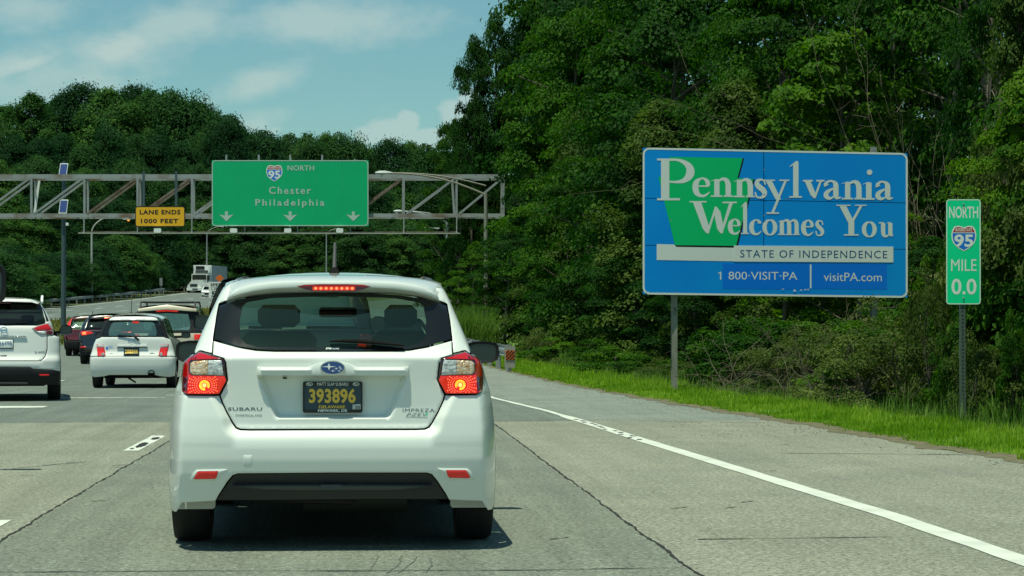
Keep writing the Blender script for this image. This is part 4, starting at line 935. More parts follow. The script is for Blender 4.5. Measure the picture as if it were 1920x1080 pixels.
# --- street lamps
def lamp(label, up, vtop, hu, hv, Y, r=.09, lit=False, sag=1., mat=None, braces=True, base=None):
    p = at(up, vtop, Y); zb = base if base is not None else zground(p.x, Y); h = at(hu, hv, Y)
    t = thing('street_lamp', label, 'street lamp', (p.x, Y, zb), 0, 'street lamps along the highway')
    mat = mat or M_galv
    if hv < vtop-2 or lit:
        pole_top = p.z
    part('pole', MB().tube([(p.x, Y, zb-.2), (p.x, Y, pole_top if (hv < vtop-2 or lit) else p.z)], [r*1.5, r], 10), mat, t, True)
    s = 1 if h.x > p.x else -1; W = abs(h.x-p.x); top = max(h.z, p.z)
    def arm(za, zm, r1, ex=.0):
        P = []
        for i in range(13):
            k = i/12; x = p.x+s*W*k*(1-ex); z = za+(h.z-za)*(1-(1-k)**2.1)+zm*math.sin(math.pi*k)*.2
            P.append((x, Y, z))
        part('arm', MB().tube(P, r1, 7), mat, t, True)
    if lit:   # a bent davit arm
        P = [(p.x, Y, p.z)]+[(p.x+s*W*(1-math.cos(a))*.85, Y, p.z+(h.z-p.z)*1.35*math.sin(a)) for a in [math.pi/2*i/8 for i in range(1, 9)]]+[(h.x, Y, h.z+.02)]
        part('arm', MB().tube(P, r*.7, 7), mat, t, True)
    else:
        arm(p.z-.1, .25*sag, r*.55)
        if braces: arm(p.z+ (h.z-p.z)*.38, .3*sag, r*.42)
    L = min(1.0, W*.2+.15)
    prof = [(0, .04), (.15, .10), (.45, .17), (.75, .16), (.95, .09), (1, .01)]
    mbh = MB(); vs = []
    for k, w in prof:
        for j in range(8):
            a = 2*math.pi*j/8; vs.append((h.x-s*L*.5+s*L*k*1.0, Y+w*math.cos(a)*1.0, h.z+.02+w*.75*math.sin(a)*(1.0 if math.sin(a) > 0 else .7)))
    mbh.add(vs, [(i*8+j, i*8+(j+1) % 8, (i+1)*8+(j+1) % 8, (i+1)*8+j) for i in range(len(prof)-1) for j in range(8)]+[tuple(range(8))])
    hd = part('lamp_head', mbh, pmat('lamp_grey', (.46, .50, .50), .5) if not lit else mat, t, True)
    part('lamp_glass', MB().lathe([(-.10, .02), (-.10, .09), (0, .14)], (h.x+s*L*.18, Y, h.z-.08), 'z', 10), M_litor if lit else M_clens, hd)
    return t
lamp('nearest street lamp with a long arm reaching left in front of the truss', 911, 362, 720, 325, 126, .10, mat=pmat('dull_pole', (.24, .23, .19), .6))
lamp('second street lamp below the truss right of the green sign', 838, 415, 748, 396.5, 196, .10)
lamp('third street lamp with flat pale head below the light rail', 863, 449, 803, 427.5, 262, .10)
lamp('fourth and farthest street lamp among the trees at the truss end', 899, 436, 879, 430, 240, .08, braces=False)
lamp('street lamp glowing orange left of the yellow lane ends sign', 172, 436, 238, 411.5, 262, .10, lit=True, mat=pmat('pale_pole', (.48, .47, .42), .5))
lamp('street lamp with thin pole above the oncoming truck', 388, 434, 416, 425, 320, .08, braces=False)
lamp('thin street lamp pole behind the car antenna', 612, 436, 634, 429.5, 310, .07, braces=False)
def post(label, u, v0, Y, r, mat, name='utility_post'):
    p = at(u, v0, Y); t = thing(name, label, 'post', (p.x, Y, zground(p.x, Y)), 0)
    part('pole', MB().tube([(p.x, Y, zground(p.x, Y)-.2), (p.x, Y, p.z)], r, 8), mat, t, True)
    part('cap', MB().lathe([(0, r*1.15), (.05, r*1.1), (.08, .01)], (p.x, Y, p.z), 'z', 8), mat, t)
post('grey wooden pole standing among the trees above the right wing mirror', 911, 545, 100, .13, M_barkl)
# small signs
def sign(name, label, pts, Y, mat, words=(), postu=None, rim=None, cat='sign'):
    P = plane_pl((0, Y, 0), (0, 1, 0)); cu = sum(p[0] for p in pts)/len(pts); vb = max(p[1] for p in pts); c = P(cu, vb)
    t = thing(name, label, cat, (c.x, Y, zground(c.x, Y))); part('sign_face', poly_mb(pts, lambda a, b, d: P(a, b, -d), .02), mat, t)
    for s, a0, b1, a1, b0, m in words: part('lettering', text_mb(s, a0, b1, a1, b0, lambda a, b: P(a, b, .02), bold=.02), m, t)
    x = P(postu or cu, vb).x; part('post', MB().box((x-.04, Y+.03, zground(x, Y)-.2), (x+.04, Y+.09, P(cu, min(p[1] for p in pts)).z-.05)), M_galv, t)
    return t
sign('speed_limit_sign', 'white speed limit sign on the median below the orange diamond', rrect(391.5, 528.5, 425, 558.5, 1.2), 148, M_swhite2, (('SPEED', 394.5, 536.5, 422, 530.8, M_sblack), ('LIMIT', 396.5, 544, 420, 538.6, M_sblack), ('55', 396, 556.8, 420, 546.2, M_sblack)))
sign('warning_diamond', 'plain orange diamond warning board behind the speed limit sign', [(411.5, 514.5), (419.5, 521.5), (411.5, 528.8), (403.5, 521.5)], 150, M_orange)
sign('roadside_sign', 'small white and blue roadside sign behind the right rear pillar', rrect(842, 562, 856, 581, 1), 160, M_swhite2, (('MILE', 847, 570, 855, 565, M_inkb),))
sign('small_marker_post', 'small grey marker sign beyond the far guardrail', rrect(299, 521, 304.5, 536, 1), 300, M_galv)
# striped board and guardrail on the right
Yb = 63.0; P = plane_pl((0, Yb, 0), (0, 1, 0)); c = P(956, 690)
ob = thing('object_marker', 'grey barrier end board with an orange and black striped panel', 'marker', (c.x, Yb, zground(c.x, Yb)))
part('board', poly_mb(rrect(946, 649.2, 966, 689.5, .8), lambda a, b, d: P(a, b, -d), .03), pmat('weathered_board', (.26, .26, .22), .7, noise=(4, (.34, .34, .30), .3, .7, 3)), ob)
sf = part('striped_panel', poly_mb(rrect(948, 656.8, 965, 675, .6), lambda a, b, d: P(a, b, .012)), M_orange, ob)
mb = MB()
for k in range(-2, 4):
    a = 948+k*6.2; Q = [(a, 675), (a+3.1, 675), (a+3.1+17, 656.8), (a+17, 656.8)]
    Q = [(x, y) for x, y in Q]
    def clip(Q, f, g):
        out = []
        for i in range(len(Q)):
            p, q = Q[i], Q[(i+1) % len(Q)]
            if f(p): out.append(p)
            if f(p) != f(q): out.append(g(p, q))
        return out
    gx = lambda X: (lambda p, q: (X, p[1]+(q[1]-p[1])*(X-p[0])/(q[0]-p[0])))
    Q = clip(Q, lambda p: p[0] >= 948.3, gx(948.3)); Q = clip(Q, lambda p: p[0] <= 964.7, gx(964.7)) if Q else Q
    if len(Q) > 2: poly_mb(Q, lambda x, y, d: P(x, y, .018), 0, mb)
part('stripes', mb, M_sblack, sf)
part('post', MB().box((c.x-.05, Yb+.04, -.2), (c.x+.05, Yb+.12, .7)), M_galv, ob)
def rail(name, label, pts, hrail=.58, span=3.8, posts_mat=None):
    """W-beam guardrail along ground points (x, y)"""
    t = thing(name, label, 'guardrail', (pts[0][0], pts[0][1], zground(*pts[0])))
    D = [0]
    for a, b in zip(pts, pts[1:]): D.append(D[-1]+math.hypot(b[0]-a[0], b[1]-a[1]))
    def pos(s):
        for i in range(len(D)-1):
            if s <= D[i+1]+1e-6:
                k = (s-D[i])/(D[i+1]-D[i]); return pts[i][0]+(pts[i+1][0]-pts[i][0])*k, pts[i][1]+(pts[i+1][1]-pts[i][1])*k
        return pts[-1]
    prof = [(0, -.155), (.045, -.12), (.045, -.07), (0, -.03), (0, .03), (.045, .07), (.045, .12), (0, .155)]
    n = int(D[-1]/span); pm = None
    for i in range(n):
        (xa, ya), (xb, yb) = pos(i*span), pos((i+1)*span); d = Vector((xb-xa, yb-ya, 0)).normalized(); nn = Vector((d.y, -d.x, 0))
        if nn.y > 0 and abs(nn.y) > abs(nn.x)*.2: nn = -nn
        za, zb = zground(xa, ya)+hrail, zground(xb, yb)+hrail; mb = MB()
        V = [Vector((xa, ya, za))+nn*o+Vector((0, 0, q)) for o, q in prof]+[Vector((xb, yb, zb))+nn*o+Vector((0, 0, q)) for o, q in prof]
        mb.add(V, [(j, j+1, j+9, j+8) for j in range(7)]); part('rail', mb, M_galv, t, fix=False)
        part('post', MB().box((xa-.07, ya+.05, zground(xa, ya)-.2), (xa+.07, ya+.2, za+.16)), posts_mat or M_galv, t)
    return t
rail('guardrail', 'galvanised guardrail starting at the striped barrier board on the right', [(4.32, 63.4), (4.25, 74), (4.4, 100), (4.6, 128)])
rail('guardrail', 'long guardrail along the far side of the opposite carriageway', [(xfar(y)-1.2, y) for y in (160, 180, 200, 215, 230, 250, 275, 300, 318, 335)], .62, 3.8)
# ------------------------------------------------------------------ vehicles
def two_sided(m):
    """inside of the shell is dark trim"""
    nt = m.node_tree; b = nt.nodes['Principled BSDF']; o = nt.nodes['Material Output']; g = nt.nodes.new('ShaderNodeNewGeometry')
    d = nt.nodes.new('ShaderNodeBsdfDiffuse'); d.inputs[0].default_value = (.015, .016, .016, 1); x = nt.nodes.new('ShaderNodeMixShader')
    nt.links.new(g.outputs['Backfacing'], x.inputs[0]); nt.links.new(b.outputs[0], x.inputs[1]); nt.links.new(d.outputs[0], x.inputs[2]); nt.links.new(x.outputs[0], o.inputs[0])
for m_ in (M_white, M_pearl, M_black, M_dark, M_red, M_cream): two_sided(m_)
def pip(x, y, P):
    c = False; n = len(P); j = n-1
    for i in range(n):
        xi, yi = P[i]; xj, yj = P[j]
        if (yi > y) != (yj > y) and x < (xj-xi)*(y-yi)/(yj-yi)+xi: c = not c
        j = i
    return c
def segdist(x, y, P):
    b = 9.; n = len(P)
    for i in range(n):
        ax, ay = P[i]; bx, by = P[(i+1) % n]; dx, dy = bx-ax, by-ay; L = dx*dx+dy*dy
        t = 0 if L == 0 else max(0, min(1, ((x-ax)*dx+(y-ay)*dy)/L)); d = math.hypot(x-ax-t*dx, y-ay-t*dy)
        if d < b: b = d
    return b
def shrink(P, g):
    n = len(P); A = sum(P[i][0]*P[(i+1) % n][1]-P[(i+1) % n][0]*P[i][1] for i in range(n)); s = 1 if A > 0 else -1; out = []
    for i in range(n):
        a, b, c = P[i-1], P[i], P[(i+1) % n]
        d1 = Vector((b[0]-a[0], b[1]-a[1])); d2 = Vector((c[0]-b[0], c[1]-b[1]))
        if d1.length < 1e-6 or d2.length < 1e-6: out.append(b); continue
        d1.normalize(); d2.normalize(); n1 = Vector((-d1.y, d1.x))*s; n2 = Vector((-d2.y, d2.x))*s; m = n1+n2
        m = m/max(.35, m.length_squared)*2 if m.length > .2 else n1
        m = m*.5*2 if False else m
        k = g*.5*m
        out.append((b[0]+k.x, b[1]+k.y))
    return out
def rs(P, h):
    out = []; n = len(P)
    for i in range(n):
        a, b = P[i], P[(i+1) % n]; k = max(1, int(math.hypot(b[0]-a[0], b[1]-a[1])/h))
        for j in range(k): out.append((a[0]+(b[0]-a[0])*j/k, a[1]+(b[1]-a[1])*j/k))
    return out
def hero_wrap(x, z, s=None):
    t = min(.9995, abs(x)/max(.05, hc.W(z))); n = hc.n; a = 1-(1-t**n)**(1/n); k = sst(1.02, .84, z)
    if k > 0:
        b = .13*(t/.9)**5 if t < .9 else .13+.87*(((t-.9)/.1)**1.5*.75+.25*(1-math.sqrt(max(0, 1-((t-.9)/.1)**2))))
        a = a*(1-k)+b*k
    return hc.C*min(1, a)
class Car:
    hero = False
    def __init__(s, name, label, cu, D, F0, sil, C=.3, n=5., yaw=0., extra=None, cat='car', group=None, Croof=None):
        p = at(cu, 620, D); s.loc = Vector((p.x, D, zroad(D))); s.yaw = yaw; s.cu = cu; s.F0t = F0; s.C = C; s.n = n; s.extra = extra
        s.root = thing(name, label, cat, s.loc, yaw, group, local=True)
        R = Matrix.Rotation(-yaw, 3, 'Z'); s.R = R; s.o = R @ (Vector((0, 0, EYE))-s.loc)
        T = []
        for u, v in sil:
            y = C; 
            for _ in range(5):
                x, z = s.onplane(cu+u, v, y); y = interp(z, F0)+C*.85
            T.append((z, abs(x)))
        s.Wt = sorted(T)
        s.z0 = s.Wt[0][0]; s.zre = s.Wt[-1][0]
    def onplane(s, u, v, y):
        d = s.R @ ray(u, v); t = (y-s.o.y)/d.y; q = s.o+d*t; return q.x, q.z
    def W(s, z): return interp(z, s.Wt)
    def wrap(s, x, z):
        if s.hero: return hero_wrap(x, z)
        t = min(.9995, abs(x)/max(.05, s.W(z))); return s.C*(1-(1-t**s.n)**(1/s.n))
    def F(s, x, z):
        f = interp(z, s.F0t)+s.wrap(x, z)
        return f+(s.extra(x, z) if s.extra else 0)
    def px(s, u, v):
        y = .15
        for _ in range(7):
            x, z = s.onplane(u, v, y); xc = max(-s.W(z)*.985, min(s.W(z)*.985, x)); y = .4*y+.6*s.F(xc, z)
        return x, z
    def poly(s, P, sym=False):
        """pixel polygon -> local (x, z); ('s', v) = the silhouette at pixel row v; sym: right half chain, mirrored"""
        Q = []
        for p in P:
            if p[0] == 's':
                _, z = s.onplane(s.cu, p[1], interp(1.0, s.F0t)+s.C*.85); Q.append((s.W(z)*.999, z))
            else: Q.append(s.px(*p))
        if sym: Q = Q+[(-x, z) for x, z in reversed(Q) if abs(x) > .004]
        return Q
    def panel(s, name, Q, mat, off=0., thick=.02, gap=.003, h=.03, parent=None, bev=.004, hole=None, label=None, mirror=False):
        if mirror: Q = [(-x, z) for x, z in Q][::-1]; hole = [(-x, z) for x, z in hole][::-1] if hole else None
        Pm = lambda x, z: math.copysign(abs(x)+s.wrap(x, z), x)
        Q = shrink(Q, gap) if gap else Q; Q = rs(Q, h*.8)
        loops = [[(Pm(x, z), z) for x, z in Q]]
        if hole: loops.append([(Pm(x, z), z) for x, z in rs(hole, h*.8)])
        pts = [p for l in loops for p in l]
        if bev:
            inn = rs([(Pm(x, z), z) for x, z in shrink(Q, bev*2.2)], h*.8)
            inn = [p for p in inn if pip(p[0], p[1], loops[0]) and segdist(p[0], p[1], loops[0]) > bev*.7]
        else: inn = []
        if hole: inn = [p for p in inn if not pip(p[0], p[1], loops[1]) and segdist(p[0], p[1], loops[1]) > h*.3]
        xs_ = [p[0] for p in loops[0]]; zs_ = [p[1] for p in loops[0]]
        grd = []; z = min(zs_)+h*.5; r = 0
        while z < max(zs_):
            x = min(xs_)+h*.5+(h*.5 if r % 2 else 0)
            while x < max(xs_):
                if pip(x, z, loops[0]) and segdist(x, z, loops[0]) > h*.45 and not (hole and (pip(x, z, loops[1]) or segdist(x, z, loops[1]) < h*.45)): grd.append((x, z))
                x += h
            z += h*.87; r += 1
        allp = pts+inn+grd; faces = []; k = 0
        for l in loops[:1]: faces.append(list(range(k, k+len(l)))); k += len(l)
        edges = []
        if hole: m = len(loops[1]); edges = [(k+i, k+(i+1) % m) for i in range(m)]
        V, E, Fc, ov, _, _ = delaunay_2d_cdt([Vector(p) for p in allp], edges, faces, 1, 1e-6)
        F3 = []
        for f in Fc:
            cx = sum(V[i].x for i in f)/3; cz = sum(V[i].y for i in f)/3
            if hole and pip(cx, cz, loops[1]): continue
            a = (V[f[1]]-V[f[0]]).cross(V[f[2]]-V[f[0]]); F3.append(tuple(f) if a > 0 else tuple(f)[::-1])
        def inv(P, z):
            w = s.W(z); a = abs(P)
            if a >= w+s.C: return math.copysign(w, P)
            lo, hi = 0., w
            for _ in range(26):
                m = (lo+hi)/2
                if m+s.wrap(m, z) < a: lo = m
                else: hi = m
            return math.copysign((lo+hi)/2, P)
        cnt = {}
        for f in F3:
            for i in range(3): e = (f[i], f[(i+1) % 3]); cnt[e] = 1
        bd = [e for e in cnt if (e[1], e[0]) not in cnt]; bv = {i for e in bd for i in e}
        vs = []
        for i, p in enumerate(V):
            x = inv(p.x, p.y); y = s.F(x, p.y)-off+(bev*.8 if i in bv else 0); vs.append(Vector((x, y, p.y)))
        mp = {}; 
        for i in bv: mp[i] = len(vs); vs.append(vs[i]+Vector((0, thick, 0)))
        F3 += [(a, mp[a], mp[b], b) for a, b in bd]
        mb = MB().add(vs, F3); me = mb.mesh(name, mat, True)
        par = parent or s.root; o = part(name, me, None, par); me.set_sharp_from_angle(angle=math.radians(50))
        if label: o['label'] = label
        return o
    def pair(s, name, Q, mat, **k):
        a = s.panel(name, Q, mat, **k)
        if isinstance(k.get('parent'), (list, tuple)): pass
        b = s.panel(name, Q, mat, mirror=True, **k); return a, b
    def lens(s, Q, off):  return None
    def text(s, txt, u0, v1, u1, v0, mat, off=.006, parent=None, name='lettering', **k):
        def pl(u, v): x, z = s.px(u, v); return Vector((x, s.F(x, z)-off, z))
        return part(name, text_mb(txt, u0, v1, u1, v0, pl, **k), mat, parent or s.root, fix=False)
    def shell(s, L, ztop, belt0, top, belt, yroof, arches, ra, gl=None, paint=None, glass=None, zb=None, taper=None, pillars=(), ws=None, bottom=.20, hull=True):
        """top, belt: tables over y; arches: axle positions; gl=(y0, y1) side window span; ws=(y_top, y_base)"""
        zs_ = []; z = s.z0
        while z < belt0-.01: zs_.append(z); z += .07
        kb = len(zs_); zs_.append(belt0); m = 7
        for i in range(1, m+1): zs_.append(belt0+(s.zre-belt0)*i/m)
        kr = len(zs_)-1; H = [(s.W(z), z) for z in zs_]; Wre = H[-1][0]
        for i in range(1, 8):
            th = math.pi/2*i/7; H.append((Wre*math.cos(th), s.zre+(ztop-s.zre)*math.sin(th)))
        K = len(H)-1; H[-1] = (0, ztop)
        ny = int(L/.07); Y = [L*j/ny for j in range(ny+1)]
        st = [(interp(z, s.F0t)+s.C if k <= kr else max(yroof, 0)) for k, (x, z) in enumerate(H)]
        st = [min(a, yroof) if k <= kr else yroof for k, a in enumerate(st)]
        def tap(y): return interp(y, taper or [(0, 1), (L*.6, 1.0), (L*.82, .985), (L*.94, .90), (L, .72)])
        def zbt(y):
            b = bottom if y > .6 else s.z0
            for a in arches:
                d = abs(y-a)
                if d < ra: b = max(b, .31+math.sqrt(ra*ra-d*d))
            return b
        G = []
        for y in Y:
            row = []
            for k, (x0, z0) in enumerate(H):
                yy = y+st[k]*max(0, 1-y/1.3); b = interp(yy, belt); t = interp(yy, top)
                if k <= kb:
                    q = zbt(yy) if k < kb else 0; fr = (z0-s.z0)/(belt0-s.z0); zz = q+(b-q)*fr; x = s.W(min(max(zz, s.z0), belt0))*tap(yy)
                    if k == kb: zz = b
                else:
                    g = max(.02, (t-b)/(ztop-belt0)); zz = b+(z0-belt0)*g; xh = s.W(belt0)*(1-(k-kb)/(K-kb)); w = min(1, g)**.6
                    x = (xh+(x0-xh)*w)*tap(yy)
                row.append(Vector((x, yy, zz)))
            G.append(row)
        for j, y in enumerate(Y):                            # round the nose
            pass
        cells = {'body': [], 'side_window': [], 'windscreen': []}
        for j in range(len(Y)-1):
            for k in range(K):
                c = (G[j][k]+G[j+1][k+1])/2; nm = 'body'
                if gl and kb <= k < kr-0 and gl[0] < c.y < gl[1] and not any(abs(c.y-q) < .05 for q in pillars): nm = 'side_window'
                if ws and ws[0] < c.y < ws[1] and k >= kb+1: nm = 'windscreen'
                cells[nm].append((j, k))
        n2 = K+1
        for nm, cs, sides in [('body', cells['body'], (1, -1)), ('windscreen', cells['windscreen'], (1, -1)), ('side_window', cells['side_window'], (1,)), ('side_window', cells['side_window'], (-1,))]:
            if not cs: continue
            vs = []; fs = []; idx = {}
            def vi(j, k, sgn):
                if k == K: sgn = 1
                q = (j, k, sgn)
                if q not in idx: p = G[j][k]; idx[q] = len(vs); vs.append(Vector((p.x*sgn, p.y, p.z)))
                return idx[q]
            for j, k in cs:
                if 1 in sides: fs.append((vi(j, k, 1), vi(j+1, k, 1), vi(j+1, k+1, 1), vi(j, k+1, 1)))
                if -1 in sides: fs.append((vi(j, k, -1), vi(j, k+1, -1), vi(j+1, k+1, -1), vi(j+1, k, -1)))
            if nm == 'body':
                fs.append(tuple([vi(len(Y)-1, k, 1) for k in range(K+1)]+[vi(len(Y)-1, k, -1) for k in range(K-1, -1, -1)]))
            o = part(nm, MB().add(vs, fs), paint if nm == 'body' else glass or M_glass, s.root, True, fix=False)
            if nm == 'windscreen': o.data.materials[0] = M_wind0
        s.G = G; s.Wre = Wre; s.ztop = ztop
        if hull:
            w = s.W(.45)*.72
            mb = MB().box((-w, .42, .24), (w, L-.35, .50)); mb.box((-w, arches[0]+ra+.02, .5), (w, arches[1]-ra-.02, .62)); mb.box((-s.W(.6)*.93, arches[0]+ra+.02, .26), (s.W(.6)*.93, arches[1]-ra-.02, .40))
            part('underbody', mb, M_matte, s.root)
            mb = MB()
            for a in arches: mb.box((-s.W(.6)*.90, a-ra-.01, .50), (s.W(.6)*.90, a+ra+.01, .31+ra+.06))
            part('wheel_housing', mb, M_matte, s.root)
    def wheels(s, ys_, r, w, xo):
        """xo: outer face x"""
        for y in ys_:
            for sg in (1, -1):
                x = sg*(xo-w/2); hw = w/2
                prof = [(-hw*.9, r*.62), (-hw*.98, r*.80), (-hw*.92, r*.95), (-hw*.7, r*.995), (-hw*.3, r), (hw*.3, r), (hw*.7, r*.995), (hw*.92, r*.95), (hw*.98, r*.8), (hw*.9, r*.62)]
                wh = part('wheel', MB().lathe(prof, (x, y, r), 'x', 40), M_rub, s.root, True)
                rm = MB(); e = sg*hw
                rm.lathe([(e*.88, r*.64), (e*.80, r*.58), (e*.2, r*.56), (e*.2, 0)], (x, y, r), 'x', 24)
                for i in range(5):
                    a = 2*math.pi*i/5; rm.bar((x+e*.70, y, r), (x+e*.78, y+math.cos(a)*r*.58, r+math.sin(a)*r*.58), .05, .05)
                part('rim', rm, M_rim, wh)
                part('hub', MB().lathe([(-hw*.8*sg, 0), (-hw*.8*sg, r*.6), (-hw*.5*sg, r*.6)], (x, y, r), 'x', 16), M_matte, wh)
    def mirror(s, sg, xi, xo, z0, z1, y, mat=None):
        x0, x1 = (xi, xo) if sg > 0 else (-xo, -xi); m = (x1-x0); hh = z1-z0
        P = [(x0, z0+hh*.30), (x0+m*.12, z0+hh*.04), (x0+m*.5, z0), (x1-m*.22, z0+hh*.02), (x1-m*.05, z0+hh*.14), (x1, z0+hh*.4), (x1-m*.02, z0+hh*.8), (x1-m*.10, z0+hh*.93), (x1-m*.4, z1), (x0+m*.25, z1-hh*.01), (x0+m*.06, z1-hh*.12), (x0, z1-hh*.30)]
        if sg < 0: P = [(x0+x1-a, b) for a, b in P]
        cx, cz = (x0+x1)/2, (z0+z1)/2; mb = MB(); nP = len(P); secs = ((0, 1.0), (.05, 1.02), (.10, .9), (.145, .62), (.16, .25))
        vs = [(cx+(a-cx)*k, y+dy, cz+(b-cz)*k) for dy, k in secs for a, b in P]
        fs = [(i*nP+j, i*nP+(j+1) % nP, (i+1)*nP+(j+1) % nP, (i+1)*nP+j) for i in range(len(secs)-1) for j in range(nP)]+[tuple(range(nP*(len(secs)-1), nP*len(secs)))]
        # rim at the back
        k0 = len(vs); vs += [(cx+(a-cx)*.80, y+.006, cz+(b-cz)*.76) for a, b in P]; fs += [(j, k0+j, k0+(j+1) % nP, (j+1) % nP) for j in range(nP)]
        o = part('door_mirror', mb.add(vs, fs), mat or M_plas, s.root, True)
        part('mirror_glass', MB().add([(cx+(a-cx)*.80, y+.0065, cz+(b-cz)*.76) for a, b in P], [tuple(range(nP))]), M_mir, o)
        part('mirror_arm', MB().bar((sg*(xi+.02), y+.08, z0+hh*.25), (sg*(xi-.14), y+.16, z0+hh*.2), .06, .05), mat or M_plas, s.root)
    def seats(s, y, cols, ztop, head=True):
        for x0, x1 in cols:
            w = x1-x0
            st_ = part('seat', MB().box((x0, y, .45), (x1, y+.14, ztop-.16 if head else ztop), .05), M_seat, s.root)
            if head: part('headrest', MB().box((x0+w*.22, y-.02, ztop-.14), (x1-w*.22, y+.08, ztop), .035), M_seat, st_)
    def person(s, x, y, z, shirt=None):
        pass

# ---- the white hatchback right in front
HX = lambda b: (lambda *P: P)
F0h = [(.17, .10), (.30, .05), (.40, .012), (.48, .0), (.545, -.001), (.585, .006), (.605, .018), (.632, .040), (.66, .054), (.75, .058), (.85, .058), (.93, .057), (.985, .056), (1.004, .056), (1.012, .060), (1.022, .072), (1.045, .102), (1.10, .142), (1.2, .203), (1.30, .266), (1.36, .305), (1.43, .37), (1.5, .45)]
def hero_extra(x, z):
    a = abs(x); e = 0.
    if .55 < z < .86:                                        # bumper corners bulge below the lamps
        xs_ = interp(z, [(.60, .50), (.64, .53), (.70, .545), (.80, .60), (.86, .63)]); b = sst(xs_-.005, xs_+.035, a)
        fc = interp(z, F0h); fs_ = interp(z, [(.55, -.002), (.60, .0), (.70, .012), (.80, .032), (.86, .05)]); e += (fs_-fc)*b
    # plate recess
    top, bot = .912, .690
    if bot-.03 < z < top+.004:
        hw = interp(z, [(bot, .300), (.72, .312), (top, .392)])
        k = sst(0, .030, hw-a)*sst(0, .022, z-bot)*(1 if z < top-.002 else 0); e += .055*k
    # lamp pockets of the reflectors
    if .345 < z < .43 and .55 < a < .76: e += .016*sst(.57, .60, a)*sst(.755, .735, a)*sst(.352, .362, z)*sst(.424, .416, z) if False else 0
    # pressed character line in the lower bumper
    return e
SILH = [(299, 962), (304, 940), (306, 905), (306, 860), (304, 800), (299.5, 757), (294, 728), (287, 708), (281.5, 690), (276, 675), (262, 664), (257, 655), (251, 640), (240, 613), (230, 590), (217, 560), (207, 541), (200, 533)]
hc = Car('hatchback_car', 'pearl white hatchback with lit brake lights filling the lane straight ahead', 624, 11.95, F0h, SILH, C=.30, n=5.5, extra=hero_extra)
hc.hero = True
hc.shell(4.40, 1.488, .985, [(0, 1.43), (.5, 1.445), (1.0, 1.478), (1.6, 1.488), (2.3, 1.47), (2.75, 1.40), (3.45, 1.0), (3.9, .93), (4.4, .76)], [(0, .985), (3.2, .95), (3.9, .88), (4.4, .70)], .50, (.76, 3.42), .345, (.9, 3.1), M_pearl, glassmat('hatchback_side_glass', (.55, .68, .60)), ws=(2.7, 3.45), pillars=(1.15, 2.2), bottom=.19)
tailQ = hc.poly([(624, 659.2), (733, 659), (767, 657.3), (800, 651.7), (847.3, 638.5), (848.3, 664.5), (827.5, 671), (823.5, 679), (819.8, 712.6), (833.5, 740.5), (829.5, 753), (820, 773), (809.5, 792), (803.5, 800), (796, 803.5), (780, 804.2), (624, 804.5)], True)
hc.panel('tailgate', tailQ, M_pearl, h=.0125, gap=.004, bev=.004)
glassQ = hc.poly([(624, 548), (700, 549.5), (750, 553), (800, 561), (837, 572.8), (842, 600), (846.3, 636), (800, 649.2), (767, 655), (733, 656.8), (624, 657.2)], True)
clearQ = hc.poly([(624, 555), (740, 559), (786, 567), (794, 574), (799, 600), (798, 632), (787, 644), (765, 650), (624, 652)], True)
hc.panel('window_frit', glassQ, pmat('black_glass_edge', (.01, .012, .013), .08, coat=.0), h=.035, gap=.003, hole=clearQ, bev=.0)
hc.panel('rear_window', clearQ, glassmat('rear_window_glass', (.40, .50, .43), (.75, 1., .75), 1.75), off=0, h=.035, gap=-.001, bev=0, thick=.001)
qQ = hc.poly([(839, 571.5), (844, 600), (848.5, 636), (849.8, 661.5), (872.6, 656.5), (881, 662.5), ('s', 656), ('s', 640), ('s', 620), ('s', 600), ('s', 580), ('s', 568), ('s', 556), ('s', 546), ('s', 537), (818, 540), (816, 560), (838, 569)])
hc.pair('seam_backing', hc.poly([(826, 566), (842, 572), (856, 606), (864, 640), (868, 655), (835, 668), (832, 640)]), M_matte, off=-.035, h=.04, gap=0, bev=0, thick=.002)  # matte black backing added behind the seams to stop light leaking through
hc.pair('side_corner', hc.poly([(882.5, 664), (896.5, 671), (904, 680), (906.6, 705), (905, 732), (901.5, 737), (893, 739.2), ('s', 741), ('s', 725), ('s', 708), ('s', 692), ('s', 676), ('s', 664)]), M_pearl, h=.02, gap=.001, bev=.001)
hc.pair('rear_pillar', qQ, M_pearl, h=.03, gap=.002, bev=.002)
# bumper
bumpQ = hc.poly([(624, 806.5), (780, 806.3), (797, 805.5), (805, 802), (811.5, 792.5), (821.5, 774), (831, 754), (835.5, 741), (870, 740.8), (893, 740.2), ('s', 733), ('s', 757), ('s', 800), ('s', 860), ('s', 900), ('s', 936), ('s', 958), (915, 957), (904, 940), (842, 937.5), (836, 926), (821, 903), (810, 889.5), (800, 886.5), (624, 886.5)], True)
bp = hc.panel('bumper', bumpQ, M_pearl, h=.016, gap=.003, bev=.004)
insQ = hc.poly([(624, 887.5), (799, 887.5), (808.5, 890.5), (819.5, 904), (834.5, 927), (841, 936.5), (624, 937.5)], True)
di = hc.panel('lower_insert', insQ, pmat('textured_black_plastic', (.022, .024, .027), .5, bump=(120, .3, .003)), off=-.030, h=.02, gap=.002, bev=0)
rd_ = []
for i in range(25):
    u = 437+(811-437)*i/24; k = abs(u-624)/187; rd_.append((u, k))
mb = MB(); vs = []
for u, k in rd_:
    vt, vm, vb = 908+1.0*k**6, 911, 919-8*k**5
    for v, o in ((vt, -.022), (vm, .004), (vb, -.002), (vb+3, -.030)): x, z = hc.px(u, v); vs.append(Vector((x, hc.F(x, z)-o, z)))
mb.add(vs, [(i*4+j, i*4+j+1, i*4+j+5, i*4+j+4) for i in range(24) for j in range(3)]); part('insert_ridge', mb, pmat('grey_plastic', (.055, .065, .068), .42), hc.root, True)
